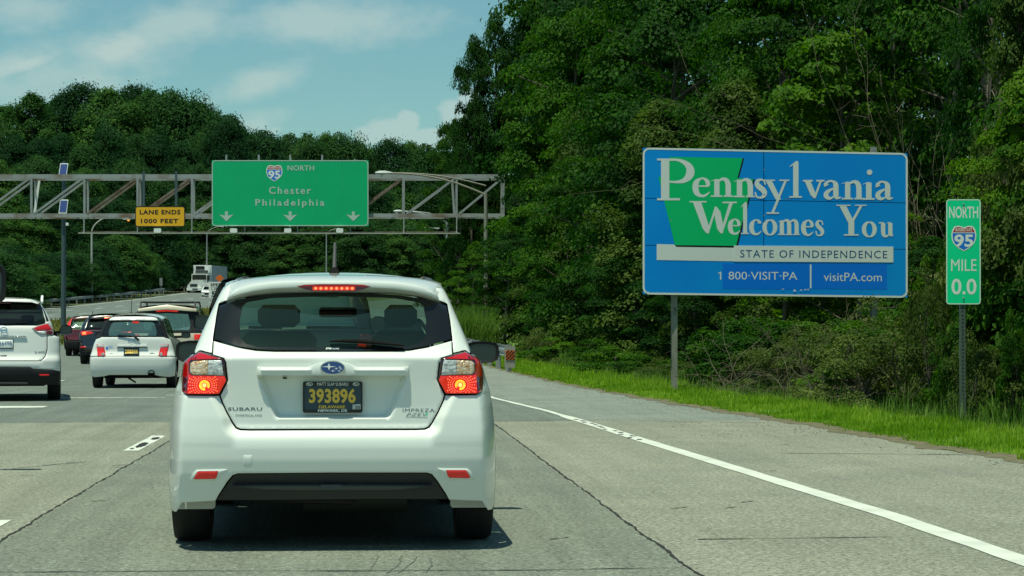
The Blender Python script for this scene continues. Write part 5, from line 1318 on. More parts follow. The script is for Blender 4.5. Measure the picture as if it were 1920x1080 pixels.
def hbox(u0, v1, u1, v0, off, th, r=.004):
    (x0, z0), (x1, z1) = hc.px(u0, v1), hc.px(u1, v0); y = hc.F((x0+x1)/2, (z0+z1)/2)-off
    return (x0, y, z0), (x1, y+th, z1), r
mb = MB(); mb.box(*hbox(601, 917, 641, 909, .0065, .01)); part('tow_eye_cover', mb, pmat('grey_plastic', None), hc.root)
(x0, z0), (x1, z1) = hc.px(455.6, 872), hc.px(473.3, 853)
hc.panel('tow_cover', rrect(x0, z0, x1, z1, .008), M_pearl, off=.0008, h=.02, gap=0, bev=.0012, thick=.004)
# reflectors with raised white surround
for sg in (1, -1):
    Q = hc.poly([(836.8, 881.5), (872, 881.5), (875, 883), (881.5, 894.5), (880, 896), (843, 895.5), (839.5, 892)]); Q = Q if sg > 0 else [(-a, b) for a, b in Q][::-1]
    S = hc.poly([(820.5, 878.5), (876, 878.8), (882.5, 884), (889, 897), (888, 899.5), (846, 900), (838.5, 896)]); S = S if sg > 0 else [(-a, b) for a, b in S][::-1]
    so = hc.panel('reflector_surround', S, M_pearl, off=.007, h=.02, gap=0, bev=.005, thick=.02)
    hc.panel('reflector_shadow_gap', shrink(Q, -.002), M_plas, off=.0085, h=.03, gap=0, bev=0, thick=.001, parent=so)
    hc.panel('reflector', Q, M_refl, off=.0105, h=.02, gap=0, bev=.002, thick=.004, parent=so)
# tail lamps
lampP = [(872.6, 658.3), (850, 663.8), (829, 671.3), (824.8, 679), (821.2, 712.6), (835.2, 738.6), (870, 738.6), (892.6, 738.2), (901, 736.5), (904.5, 732), (906, 705), (903.5, 680), (896, 671), (882, 663.8)]
lampQ = hc.poly(lampP)
for sg in (False, True):
    ho = hc.panel('tail_lamp', lampQ, pmat('lamp_housing', (.03, .004, .006), .2, coat=1.), off=.010, h=.02, gap=.002, bev=.006, thick=.03, mirror=sg)
    def sub(nm, P, mat, off, h=.02, bev=.002): return hc.panel(nm, hc.poly(P), mat, off=off, h=h, gap=0, bev=bev, thick=.004, mirror=sg, parent=ho)
    sub('red_lens', [(872.4, 660), (833, 672.6), (889, 673.8), (891.8, 679), (892.3, 696), (886, 704), (886, 737), (892, 736.8), (900.5, 735), (903.2, 731), (904.6, 705), (902, 681), (894.5, 672.3), (881.5, 665.3)], M_rlens, .0125)
    sub('dark_strip', [(893.5, 706), (903.6, 705), (902.5, 731.5), (893.5, 734)], M_dlens, .0135)
    sub('reversing_lens', [(831.6, 675), (856, 675.2), (856, 702), (827.5, 703.4)], M_clens, .015)
    sub('indicator_lens', [(856.4, 675.2), (884, 676.6), (889, 681), (889.8, 696), (884.5, 701.7), (856.4, 702)], M_alens, .015)
    sub('inner_red_lens', [(826, 704.5), (836.8, 704.5), (838.5, 737), (835.8, 737), (822.6, 713)], M_lit, .014)
    sub('brake_lens', [(837, 704.3), (893.5, 703.3), (894.3, 737.3), (838.4, 737.5)], M_lit, .0145)
    def C_(u, v, o): x, z = hc.px(u, v); y = hc.F(x, z)-o; return Vector((-x if sg else x, y, z))
    for nm, r0, r1, mt, a0, a1 in (('glow_ring', 5.2, 9.8, M_litor, -100, 215), ('bulb_spot', 0, 2.9, M_lityel, 0, 360), ('inner_ring', 3.2, 4.6, M_litspot, 0, 360)):
        mb = MB(); vs = []; nn = 22
        for i in range(nn+1):
            t = math.radians(a0+(a1-a0)*i/nn); vs += [C_(862.7+r0*math.cos(t), 721.5-r0*math.sin(t), .0165), C_(862.7+r1*math.cos(t), 721.5-r1*math.sin(t), .0165)]
        mb.add(vs, [(2*i, 2*i+1, 2*i+3, 2*i+2) for i in range(nn)]); part(nm, mb, mt, ho, fix=False)
    mb = MB()
    for ring, rr in enumerate((13, 16.5, 20, 23.6, 27.2)):
        k = 26
        for i in range(k):
            t = 2*math.pi*i/k; u, v = 862.7+rr*1.12*math.cos(t), 721.5+rr*math.sin(t)
            if not (839 < u < 893 and 705.5 < v < 736.5): continue
            q = .85+.06*ring; mb.add([C_(u-q, v, .0168), C_(u, v-q, .0168), C_(u+q, v, .0168), C_(u, v+q, .0168)], [(0, 1, 2, 3)])
    part('lens_dots', mb, M_litspot, ho, kind='stuff', fix=False)
# handle bar over the plate
mb = MB(); vs = []; nn = 60
for i in range(nn+1):
    u = 482+(766-482)*i/nn; b = max(0, 1-((u-624)/44)**2); b = b**.8 if b > 0 else 0
    e = min(1, min(u-482, 766-u)/7)**.5 if 482 < u < 766 else 0
    vt = 687.2-10.5*b; vm = 694-3*b; vb = 704.5
    for v, o in ((vt, .001), (vt+1.2, .006+.022*e), (vm, .016+.022*e), (vb-1, .010+.022*e), (vb+.4, -.03)):
        x, z = hc.px(u, min(v, 704.8)); vs.append(Vector((x, interp(z, F0h)+hc.wrap(x, z)-o, z)))
mb.add(vs, [(i*5+j, i*5+j+1, i*5+j+6, i*5+j+5) for i in range(nn) for j in range(4)]+[(0, 1, 2, 3, 4), tuple(nn*5+j for j in (4, 3, 2, 1, 0))])
hb = part('tailgate_handle', mb, M_pearl, hc.root, True)
# emblem
def onh(u, v, o): x, z = hc.px(u, v); return Vector((x, .058-o, z))
def disc(name, cu_, cv, ru, rv, o, mat, par, th=.005, n=36):
    c = [onh(cu_+ru*math.cos(t), cv-rv*math.sin(t), o) for t in [2*math.pi*i/n for i in range(n)]]
    mb = MB().add(c+[p+Vector((0, th, 0)) for p in c], [tuple(range(n))]+[(i, (i+1) % n, (i+1) % n+n, i+n) for i in range(n)])
    return part(name, mb, mat, par)
em = disc('emblem', 623.8, 689.4, 23.3, 13.2, .048, M_chrome, hc.root, .02)
disc('emblem_field', 623.8, 689.4, 21.4, 11.4, .0495, pmat('emblem_blue', (.006, .06, .26), .2, coat=1.), em, .001)
def star(cu_, cv, ru, rv, ku=.16):
    P = []
    for i in range(8):
        t = math.pi/4*i; k = 1 if i % 2 == 0 else .24; P.append(onh(cu_+ru*k*math.cos(t), cv-rv*k*math.sin(t), .0515))
    return P
mb = MB()
for a, b, ru, rv in ((617, 687.2, 14, 6.8), (630.5, 690.8, 4.6, 2.6), (637.3, 688.0, 4.2, 2.3), (639.3, 691.2, 3.8, 2.2), (624.3, 695, 5.2, 2.6), (636, 695, 4.0, 2.2)): mb.add(star(a, b, ru, rv), [tuple(range(8))])
part('emblem_stars', mb, M_swhite2, em, fix=False)
# plate
(x0, z0), (x1, z1) = hc.px(567.9, 773.6), hc.px(679.8, 715); yp = .058+.055-.028
fr = part('plate_frame', MB().prism(rrect(x0, z0, x1, z1, .010), yp, yp+.012), pmat('frame_black', (.012, .014, .016), .3), hc.root)
PL = lambda u, v, o=0: Vector((hc.onplane(u, v, yp)[0], yp-o, hc.onplane(u, v, yp)[1]))
plt_ = part('license_plate', poly_mb(rrect(571.5, 724.5, 676.5, 768, 2), lambda a, b, d: PL(a, b, .002)), M_navy, fr)
for s_, a0, b1, a1, b0, mt, k in (('393896', 579.3, 756.3, 666.8, 728.3, M_gold, dict(bold=.035, space=1.05)), ('DELAWARE', 598, 765.8, 647, 760, M_gold, dict(bold=.03)), ('NEWARK, DE', 596.3, 773.2, 651, 767.3, M_swhite2, dict(bold=.03)), ('MATT SLAP SUBARU', 594.8, 723.4, 652.8, 717.2, M_swhite2, dict(bold=.01))):
    part('lettering', text_mb(s_, a0, b1, a1, b0, lambda a, b: PL(a, b, .0045), **k), mt, plt_ if mt is M_gold else fr, fix=False)
part('plate_sticker', poly_mb([(661, 758.6), (676, 757.5), (676, 767), (661, 767.5)], lambda a, b, d: PL(a, b, .004)), M_white_p, plt_)
part('sticker_number', text_mb('20', 665.5, 766.4, 674.8, 760.8, lambda a, b: PL(a, b, .0052), bold=.02), M_sblack, plt_, fix=False)
for cu_ in (580.3, 667.5):
    mb = MB(); vs = []
    for i in range(21):
        t = 2*math.pi*i/20; vs += [PL(cu_+6.2*math.cos(t), 720.2+3.4*math.sin(t), .004), PL(cu_+5.2*math.cos(t), 720.2+2.6*math.sin(t), .004)]
    mb.add(vs, [(2*i, 2*i+1, 2*i+3, 2*i+2) for i in range(20)])
    for a, b, r in ((-2, -.6, 2.2), (1.6, .5, 1.4), (-.6, 1.5, 1.2)): mb.add([PL(cu_+a-r, 720.2+b, .004), PL(cu_+a, 720.2+b-r*.6, .004), PL(cu_+a+r, 720.2+b, .004), PL(cu_+a, 720.2+b+r*.6, .004)], [(0, 1, 2, 3)])
    part('frame_emblem', mb, M_swhite2, fr, fix=False)
hc.text('SUBARU', 427.3, 770, 491.6, 763.6, M_badge, .0012, name='maker_badge', bold=.02, space=1.1)
hc.text('SYMMETRICAL AWD', 441.5, 781.3, 491, 777, M_badge, .0012, name='drive_badge', bold=.03)
hc.text('IMPREZA', 755, 772.6, 815, 766, M_badge, .0012, name='model_badge', bold=.005, space=1.1)
hc.text('PZEV', 762, 780.3, 802, 774.8, M_badge, .0012, name='emission_badge', bold=.0, shear=.3, space=1.2)
def oh(u, v, o=.0015): x, z = hc.px(u, v); return Vector((x, hc.F(x, z)-o, z))
part('badge_line', MB().add([oh(760.5, 781.3), oh(802, 782), oh(802, 782.9), oh(760, 782.2)], [(0, 1, 2, 3)]), M_badge, hc.root, fix=False)
part('badge_leaf', MB().add([oh(797, 776), oh(800, 774), oh(802.5, 775), oh(800, 778.5)], [(0, 1, 2, 3)]), M_sgreen2, hc.root, fix=False)
hc.text('DECK', 610.5, 654.6, 638, 651.6, M_swhite2, .004, name='window_sticker', bold=.03, shear=.3)
mb = MB(); a, b, r = hbox(530, 710.5, 538, 704.5, .0, .03); mb.box(a, b, .003); part('reversing_camera', mb, M_plas, hc.root)
# spoiler
def zr(x): x = min(abs(x), hc.Wre*.999); return hc.zre+(hc.ztop-.035-hc.zre)*math.sqrt(1-(x/hc.Wre)**2)
SX = [(-.585+1.17*i/36) for i in range(37)]; vs = []
for x in SX:
    a = abs(x); zt = interp(a, [(0, 1.372), (.2, 1.373), (.33, 1.366), (.42, 1.354), (.51, 1.333), (.55, 1.316), (.585, 1.292)]); yt = interp(a, [(0, .175), (.3, .19), (.45, .215), (.53, .25), (.565, .31), (.585, .38)])
    zg = interp(a, [(0, 1.352), (.3, 1.347), (.45, 1.330), (.54, 1.308), (.60, 1.285)]); h_ = interp(a, [(0, .040), (.35, .042), (.5, .040), (.55, .030), (.585, .012)])
    rz = zr(x)
    vs += [Vector((x, .325, zg)), Vector((x, yt+.015, zt)), Vector((x, yt+.003, zt+.006)), Vector((x, yt, zt+h_*.5)), Vector((x, yt+.006, zt+h_*.85)), Vector((x, yt+.03, zt+h_+.003)), Vector((x*1.0, .42, zt+h_+(rz-zt-h_)*.68+.004)), Vector((x, .62, rz+.004)), Vector((x, .70, rz-.004))]
mb = MB().add(vs, [(i*9+j, i*9+j+1, i*9+j+10, i*9+j+9) for i in range(36) for j in range(8)]+[tuple(range(9))[::-1], tuple(36*9+j for j in range(9))])
sp_ = part('spoiler', mb, M_pearl, hc.root, True)
def PSP(u, v, o=0.): x, z = hc.onplane(u, v, .182+.00); return Vector((x, .176+.10*x*x-o, z))
part('high_brake_light', poly_mb([(556.7, 537.5), (570, 534), (600, 532.8), (652, 532.8), (682, 534), (695, 537.5), (684, 541.5), (668, 545.8), (585, 545.8), (568, 541.5)], lambda a, b, d: PSP(a, b, .012-d), .02), M_dlens, sp_)
part('red_top_edge', poly_mb([(560, 537), (572, 534.4), (600, 533.5), (652, 533.5), (680, 534.4), (692, 537), (670, 536.3), (582, 536.3)], lambda a, b, d: PSP(a, b, .0145)), M_rlens, sp_)
part('led_strip', poly_mb(rrect(586, 537, 666, 544.6, 2), lambda a, b, d: PSP(a, b, .014)), M_lit, sp_)
for i in range(8):
    cu_ = 592+i*9.8; part('led', poly_mb([(cu_+2.6*math.cos(t), 540.8+2.6*math.sin(t)) for t in [k*math.pi/5 for k in range(10)]], lambda a, b, d: PSP(a, b, .016)), M_litspot, sp_)
# roof strips, antenna, wiper
for sg in (1, -1):
    vs = []
    for i in range(13):
        y = .52+2.2*i/12; z = interp(y, [(.5, 1.418), (1.0, 1.452), (1.6, 1.462), (2.3, 1.44), (2.75, 1.38)]); vs += [Vector((sg*.505, y, z+.004)), Vector((sg*.545, y, z-.006))]
    part('roof_strip', MB().add(vs, [(2*i, 2*i+1, 2*i+3, 2*i+2) for i in range(12)]), pmat('grey_plastic', None), hc.root)
ya = .95; x, z = hc.onplane(627, 519, ya)
an = part('antenna_base', MB().add([(x-.030, ya-.05, 1.472), (x+.030, ya-.05, 1.472), (x+.03, ya+.08, 1.476), (x-.03, ya+.08, 1.476), (x-.012, ya-.02, 1.505), (x+.012, ya-.02, 1.505), (x+.01, ya+.03, 1.505), (x-.01, ya+.03, 1.505)], [(0,1,5,4),(1,2,6,5),(2,3,7,6),(3,0,4,7),(4,5,6,7)]), M_matte, hc.root)
part('antenna', MB().tube([(x, ya, 1.50), (x+.003, ya+.08, 1.645)], [.012, .008], 8), pmat('antenna_grey', (.06, .06, .06), .5), an)
wx = []
for u, v, w in ((619, 637, .004), (640, 636, .008), (672, 637, .011), (700, 639, .010), (757, 644, .005)):
    x, z = hc.px(u, v+3); wx.append((x, hc.F(x, z)-.03, z, w))
vs = []
for x, y, z, w in wx: vs += [Vector((x, y, z+w)), Vector((x, y-.01, z)), Vector((x, y, z-w)), Vector((x, y+.015, z))]
part('rear_wiper', MB().add(vs, [(i*4+j, i*4+(j+1) % 4, (i+1)*4+(j+1) % 4, (i+1)*4+j) for i in range(4) for j in range(4)]+[(0, 1, 2, 3), (19, 18, 17, 16)]), M_matte, hc.root)
# wheels, flaps, under parts, mirrors, interior
hc.wheels((.76, 3.42), .315, .21, .872)
for sg in (1, -1):
    part('wheel_arch_flap', MB().box((min(sg*.63, sg*.853), .44, .195), (max(sg*.63, sg*.853), .47, .262), .012), M_pearl, hc.root)
mb = MB().tube([(-.55, .55, .25), (-.1, .50, .24), (.1, .52, .23)], .025, 8); mb.lathe([(-.28, .0), (-.28, .085), (.28, .085), (.28, 0)], (.12, .62, .245), 'x', 14); part('muffler', mb, pmat('dirty_steel', (.06, .06, .055), .6, metal=.4), hc.root, True)
part('axle', MB().tube([(-.65, .76, .28), (.65, .76, .28)], .04, 8), M_matte, hc.root)
mb = MB().box((-.80, .30, .255), (.80, .42, .40)); part('bumper_underside', mb, M_matte, hc.root)
hc.mirror(1, .82, 1.035, .945, 1.082, 2.62); hc.mirror(-1, .80, 1.01, .95, 1.087, 2.62)
hc.seats(2.25, ((-.58, -.12), (.22, .58)), 1.31); 
part('rear_bench', MB().box((-.58, 1.15, .40), (.58, 1.30, .985), .05), M_seat, hc.root)
for x0 in (-.42, .22): part('headrest', MB().box((x0, 1.18, .97), (x0+.2, 1.27, 1.07), .03), M_seat, hc.root)
part('dashboard', MB().box((-.66, 3.0, .55), (.66, 3.35, .985), .04), M_seat, hc.root)
part('parcel_shelf', MB().box((-.55, .32, .93), (.55, 1.15, .945)), M_seat, hc.root)
part('inside_mirror', MB().box((-.11, 2.72, 1.235), (.13, 2.745, 1.30), .015), M_plas, hc.root)
part('steering_wheel', MB().tube([(-.36+.18*math.cos(t), 2.95-.05*math.sin(t), .98+.17*math.sin(t)) for t in [2*math.pi*i/20 for i in range(21)]], .012, 6, False), M_plas, hc.root)
# ---- white small hatchback in the next lane
F0s = [(.2, .08), (.32, .02), (.45, .0), (.60, .0), (.69, .03), (.72, .07), (.95, .08), (1.06, .10), (1.1, .12), (1.36, .26), (1.47, .34)]
SILS = [(-74, 711), (-76, 705), (-78, 693), (-78.8, 680), (-78, 668), (-74, 655), (-71, 645), (-66, 634), (-59.5, 626), (-54, 612), (-49.5, 601), (-47, 595.5)]
sc = Car('small_hatchback', 'small white hatchback with a dark plate in the lane left of the pearl white car', 247.5, 46.2, F0s, SILS, C=.30, n=4.5)
TOPs = [(0, 1.44), (.4, 1.47), (1.2, 1.515), (2.0, 1.50), (2.5, 1.42), (3.1, 1.02), (3.5, .95), (3.9, .75)]
sc.shell(3.85, 1.515, 1.05, TOPs, [(0, 1.05), (2.6, .95), (3.9, .68)], .42, (.62, 3.0), .33, (.55, 2.9), M_white, M_glass, ws=(2.45, 3.1), pillars=(1.6,), bottom=.20)
sc.panel('rear_body', sc.poly([(247.5, 632.4), (307, 632), (311, 634), ('s', 636), ('s', 645), ('s', 655), ('s', 668)]+[(310, 668.3), (300, 667.6), (247.5, 667.6)], True), M_white, h=.05)
sc.panel('bumper', sc.poly([(247.5, 668.2), (300, 668.2), (312, 669), ('s', 669), ('s', 680), ('s', 693), ('s', 705), (318, 707), (300, 705.5), (290, 703), (247.5, 703)], True), M_white, h=.05)
gO = sc.poly([(247.5, 600.8), (292, 601), (296.5, 601.2), (303, 618), (307, 631.2), (247.5, 632)], True); gI = sc.poly([(247.5, 603.5), (285, 604), (290, 607), (294, 622), (293, 629.5), (247.5, 630.3)], True)
sc.panel('window_frit', gO, pmat('black_glass_edge', None), h=.06, hole=gI, bev=0); sc.panel('rear_window', gI, M_wind, h=.06, gap=-.001, bev=0, thick=.001)
sc.pair('rear_pillar', sc.poly([(297, 600), (303.5, 617), (308, 631.5), ('s', 634), ('s', 626), ('s', 612), ('s', 601)]), M_plas, h=.05, gap=0, bev=0)
sc.panel('roof_edge', sc.poly([(247.5, 593.5), (285, 594), (293.5, 596), (296, 600.5), (247.5, 600)], True), M_white, h=.05, gap=0, off=.05, thick=.2)
sc.panel('high_brake_light', sc.poly([(248, 602), (260.5, 602.4), (260, 605.8), (249, 605.4)]), M_lit, off=.012, gap=0, bev=0, h=.05)
for mir in (False, True):
    o = sc.panel('tail_lamp', sc.poly([(302.5, 646), (316.5, 645), (315, 655), (312.5, 668), (297, 667), (299, 658)]), M_rlens, off=.012, h=.04, gap=.002, mirror=mir)
    sc.panel('lit_lens', sc.poly([(301.8, 652.5), (315, 652), (312, 667), (298, 666.3)]), pmat('dim_lit_lens', (.5, .01, .01), .2, coat=1., emis=(1, .03, .015), estr=.3), off=.016, h=.04, gap=.002, mirror=mir, parent=o)
    sc.panel('clear_lens', sc.poly([(302.5, 646.5), (315.5, 645.8), (314.6, 650.8), (301.8, 651.6)]), M_clens, off=.016, h=.04, gap=.002, mirror=mir, parent=o)
    x, z = sc.px(302.0, 664); x = -x if mir else x
    part('reversing_lens', MB().lathe([(0, .001), (0, .028), (.012, .032)], (x, sc.F(x, z)-.028, z), 'y', 14), M_clens, o)
sc.panel('tailgate_handle', sc.poly([(247.5, 646.2), (276, 646.2), (277, 650.8), (247.5, 650.8)], True), M_white, off=.03, h=.04, gap=0)
sc.panel('plate_recess_shade', sc.poly([(247.5, 650.8), (275, 650.8), (276, 652.2), (247.5, 652.2)], True), M_plas, off=.004, h=.05, gap=0, bev=0)
pf = sc.panel('plate_frame', sc.poly([(232, 651.2), (261, 651.2), (261, 667), (232, 667)]), M_plas, off=.012, h=.05, gap=0)
sc.panel('license_plate', sc.poly([(233.2, 653), (259.8, 653), (259.8, 665.3), (233.2, 665.3)]), M_navy, off=.018, h=.05, gap=0, parent=pf, thick=.003)
sc.text('288844', 234.5, 663, 258.5, 655.2, M_gold, .034, parent=pf, bold=.03)
mb = MB(); vs = []
def os_(u, v, o=.008): x, z = sc.px(u, v); return Vector((x, sc.F(x, z)-o, z))
for i in range(25):
    t = 2*math.pi*i/24; vs += [os_(246+6.3*math.cos(t), 639+3.7*math.sin(t)), os_(246+5.3*math.cos(t), 639+2.8*math.sin(t))]
mb.add(vs, [(2*i, 2*i+1, 2*i+3, 2*i+2) for i in range(24)]); mb.add([os_(241, 639.6), os_(251, 637.6), os_(251, 638.8), os_(241, 640.8)], [(0, 1, 2, 3)]); part('emblem', mb, M_chrome, sc.root, fix=False)
part('window_sticker', MB().add([os_(198.6, 650.5), os_(202.5, 650.5), os_(202.5, 654.3), os_(198.6, 654.3)], [(0, 3, 2, 1)]), M_shb, sc.root, fix=False)
sc.text('SAVE', 203.5, 653, 211, 648, M_shb, name='decal', bold=.0)
for a in (203, 281): part('badge', MB().add([os_(a, 660.6), os_(a+8.5, 660.2), os_(a+8.5, 662), os_(a, 662.4)], [(0, 3, 2, 1)]), M_badge, sc.root, fix=False)
part('rear_wiper', MB().bar(os_(221, 628.6, .02), os_(252, 630.8, .03), .02).bar(os_(252, 630.8, .03), os_(261, 638, .03), .035), M_plas, sc.root)
x, z = sc.px(284, 700.5); part('exhaust', MB().lathe([(-.06, .07), (-.06, .055), (-.03, .05), (-.03, .001)], (x, .06, z), 'y', 14), M_matte, sc.root); 
part('bumper_bottom', MB().box((-.58, .12, .20), (.58, .5, .35), .03), M_matte, sc.root)
x, z = sc.onplane(249.7, 591, 1.0); part('antenna', MB().tube([(x, .6, 1.49), (x, .72, 1.87)], .007, 6), M_plas, sc.root)
sc.wheels((.62, 3.0), .29, .185, .83); sc.mirror(1, .80, .99, .99, 1.12, 2.4); sc.mirror(-1, .80, .99, .99, 1.12, 2.4)
sc.seats(1.9, ((-.50, -.12), (.14, .52)), 1.27); part('dashboard', MB().box((-.6, 2.6, .55), (.6, 2.9, .98), .04), M_seat, sc.root)
part('lower_rod', MB().tube([(-.28, .9, .27), (0, .8, .10)], .02, 6), M_matte, sc.root)

# ---- generic builder for the other cars seen from behind
def suv(name, label, cu, D, half, H, yaw=0., paint=M_black, zbelt=1.02, zb=.24, L=4.6, wreg=.74, lean=.38, glass=M_glassd, C=.28, n=4.5, r=.35, gw=.62, hood=.95, gmid=.86):
    W_ = half; k = 4300/D
    F0 = [(.25, .06), (.40, .0), (.66, .0), (.72, .06), (zbelt, .09), (zbelt+.06, .12), (H-.12, .09+lean), (H, .15+lean)]
    c = Car(name, label, cu, D, F0, [(100, 700), (90, 650)], C=C, n=n, yaw=yaw)
    c.Wt = [(zb, W_*.97), (.45, W_), (.85, W_), (zbelt-.08, W_*.97), (zbelt, W_*.93), (zbelt+(H-zbelt)*.45, W_*gmid), (H-.14, W_*wreg), (H-.07, W_*(wreg-.05))]
    c.z0 = zb; c.zre = H-.07
    c.shell(L, H, zbelt, [(0, H-.05), (.6, H-.02), (1.6, H), (2.6, H-.05), (L*.62, H-.14), (L*.76, hood+.05), (L*.9, hood), (L, hood-.2)], [(0, zbelt), (L*.7, zbelt-.06), (L, hood-.25)], .12+lean+.25, (.95, L-.95), r+.05, (.75, L*.70), paint, glass, ws=(L*.60, L*.76), pillars=(1.2, 2.2), bottom=.26)
    c.wheels((.95, L-.95), r, .22, W_*.985)
    return c
def rect(x0, z0, x1, z1): return [(x0, z0), (x1, z0), (x1, z1), (x0, z1)]
def symP(P): return P+[(-x, z) for x, z in reversed(P) if abs(x) > .004]

# white SUV at the left edge
F0n = [(.25, .07), (.42, .0), (.68, .0), (.74, .06), (1.0, .09), (1.18, .11), (1.24, .14), (1.55, .36), (1.7, .48)]
SILN = [(105.5, 729), (106, 715), (106, 697), (106.3, 683), (106.6, 654), (104.5, 632), (95, 621), (89.5, 605), (83.5, 591), (74.5, 577), (67, 565)]
ns = Car('white_suv', 'white suv with a black lower bumper cut by the left edge of the picture', 7, 37.7, F0n, SILN, C=.30, n=4.5, yaw=math.radians(7.2))
ns.shell(4.6, 1.715, 1.12, [(0, 1.64), (.5, 1.67), (1.5, 1.715), (2.5, 1.68), (2.9, 1.58), (3.6, 1.10), (4.2, 1.03), (4.6, .8)], [(0, 1.12), (3.2, 1.05), (4.6, .75)], .55, (.92, 3.62), .37, (.85, 3.3), M_white, M_glassd, ws=(2.85, 3.6), pillars=(1.3, 2.3), bottom=.26)
ns.panel('tailgate', ns.poly([(7, 610.3), (83, 610.5), (88, 615), (88, 655), (84, 668), (76, 676.3), (7, 676.3)], True), M_white, h=.06)
ns.panel('bumper', ns.poly([(7, 677.2), (76.5, 677.2), (85, 669.5), (89, 656), (89, 628.8), (101, 628.8), ('s', 632), ('s', 654), ('s', 683), ('s', 697), (100, 693.5), (62, 691.3), (56, 688.3), (7, 687.6)], True), M_white, h=.05)
ns.panel('lower_bumper', ns.poly([(7, 688), (56, 688.6), (62, 691.7), (100, 694), ('s', 697.5), ('s', 715), ('s', 722), (98, 722), (60, 722), (7, 721)], True), M_plas, h=.06, off=.004)
ns.panel('skid_bar', ns.poly([(7, 716.2), (50, 716.2), (52.5, 718), (52, 720.5), (7, 720.5)], True), pmat('dull_metal', (.14, .14, .14), .35, metal=.8), off=.05, h=.06, gap=0)
ns.panel('rear_window', ns.poly([(7, 570.5), (70, 571.5), (76, 574.5), (84.5, 601), (84, 608.6), (7, 609.4)], True), glassmat('suv_rear_glass', (.09, .11, .10)), h=.07, gap=.002)
ns.pair('quarter_window', ns.poly([(78, 575), (84, 590), (87, 603), (92, 602), (86, 588), (80, 575.5)]), M_glassd, h=.05, gap=0, off=.006, bev=0)
ns.pair('rear_pillar', ns.poly([(76, 570), (78, 575), (85.5, 602), (84, 611), (91.4, 604.5), (96, 613), ('s', 619), ('s', 605), ('s', 591), ('s', 577), ('s', 567)]), M_white, h=.05, gap=0, bev=0)
ns.panel('spoiler', ns.poly([(7, 560), (58, 561.5), (70, 566), (73, 570.5), (60, 567), (7, 565.5)], True), M_white, off=.14, thick=.3, h=.05, gap=0)
ns.panel('high_brake_light', ns.poly([(7, 566.5), (20, 567), (19, 569.5), (7, 569)], True), M_dlens, off=.11, thick=.1, h=.05, gap=0)
for mir in (False, True):
    o = ns.panel('tail_lamp', ns.poly([(59.5, 615), (75, 609), (91.6, 604.8), (101, 619.4), (99.8, 628), (75.3, 627.3), (66, 622)]), pmat('lamp_rim', (.35, .30, .30), .2, coat=1.), off=.012, h=.04, gap=.002, mirror=mir)
    ns.panel('red_lens', ns.poly([(63, 614.8), (76, 610.3), (89.5, 606.8), (98.5, 618.6), (80, 619.4), (69, 620.2)]), M_rlens, off=.018, h=.04, gap=.002, mirror=mir, parent=o)
    ns.panel('clear_lens', ns.poly([(68, 621.3), (84, 620.4), (85.5, 626.7), (76, 626.3)]), M_clens, off=.018, h=.04, gap=.002, mirror=mir, parent=o)
    ns.panel('amber_lens', ns.poly([(86, 620.3), (99, 619.8), (98.5, 627), (87.3, 626.8)]), M_dlens, off=.018, h=.04, gap=.002, mirror=mir, parent=o)
    ns.panel('reflector', ns.poly([(73, 701.6), (92.6, 701.6), (91.5, 704.6), (75, 704.6)]), M_refl, off=.008, h=.05, gap=0, mirror=mir)
ns.panel('chrome_garnish', ns.poly([(7, 629.4), (48, 629.6), (50, 631.5), (7, 631.7)], True), M_chrome, off=.03, h=.05, gap=0)
pf = ns.panel('plate_frame', ns.poly([(-14, 635.8), (25.2, 635.8), (25.2, 654), (-14, 654)]), M_plas, off=.012, h=.06, gap=0)
ns.panel('license_plate', ns.poly([(-12.8, 637), (24, 637), (24, 652.6), (-12.8, 652.6)]), M_swhite2, off=.018, h=.06, gap=0, parent=pf, thick=.003)
ns.text('6649B', -1, 648.3, 22.3, 639.6, M_inkb, .024, parent=pf, bold=.0)
def on_(u, v, o=.008): x, z = ns.px(u, v); return Vector((x, ns.F(x, z)-o, z))
mb = MB(); vs = []
for i in range(25): t = 2*math.pi*i/24; vs += [on_(7+7*math.cos(t), 619+6*math.sin(t), .02), on_(7+5.2*math.cos(t), 619+4.2*math.sin(t), .02)]
mb.add(vs, [(2*i, 2*i+1, 2*i+3, 2*i+2) for i in range(24)]); mb.add([on_(0, 617.8, .024), on_(14, 617.8, .024), on_(14, 620.2, .024), on_(0, 620.2, .024)], [(0, 3, 2, 1)]); part('emblem', mb, M_chrome, ns.root, fix=False)
ns.text('SL AWD', 65, 662, 84, 658.5, M_badge, .006, name='badge', bold=.02)
ns.panel('tailgate_lip', ns.poly([(0, 666.2), (13, 665.6), (12, 668.8), (1, 668.8)]), M_plas, off=.004, h=.05, gap=0)
part('rear_wiper', MB().bar(on_(7, 606, .02), on_(52, 603.5, .03), .03), M_plas, ns.root)
for sg in (1, -1): part('roof_rail', MB().tube([(sg*.60, .75, 1.62), (sg*.60, .95, 1.70), (sg*.60, 1.8, 1.735), (sg*.59, 2.7, 1.69)], .022, 7), M_swhite, ns.root, True)
ns.wheels((.92, 3.62), .355, .225, .915); ns.mirror(1, .90, 1.10, 1.08, 1.25, 2.75, M_black); ns.mirror(-1, .90, 1.10, 1.08, 1.25, 2.75, M_black)
ns.seats(2.2, ((-.55, -.15), (.15, .55)), 1.42); part('dashboard', MB().box((-.65, 3.0, .6), (.65, 3.3, 1.06), .04), M_seat, ns.root)

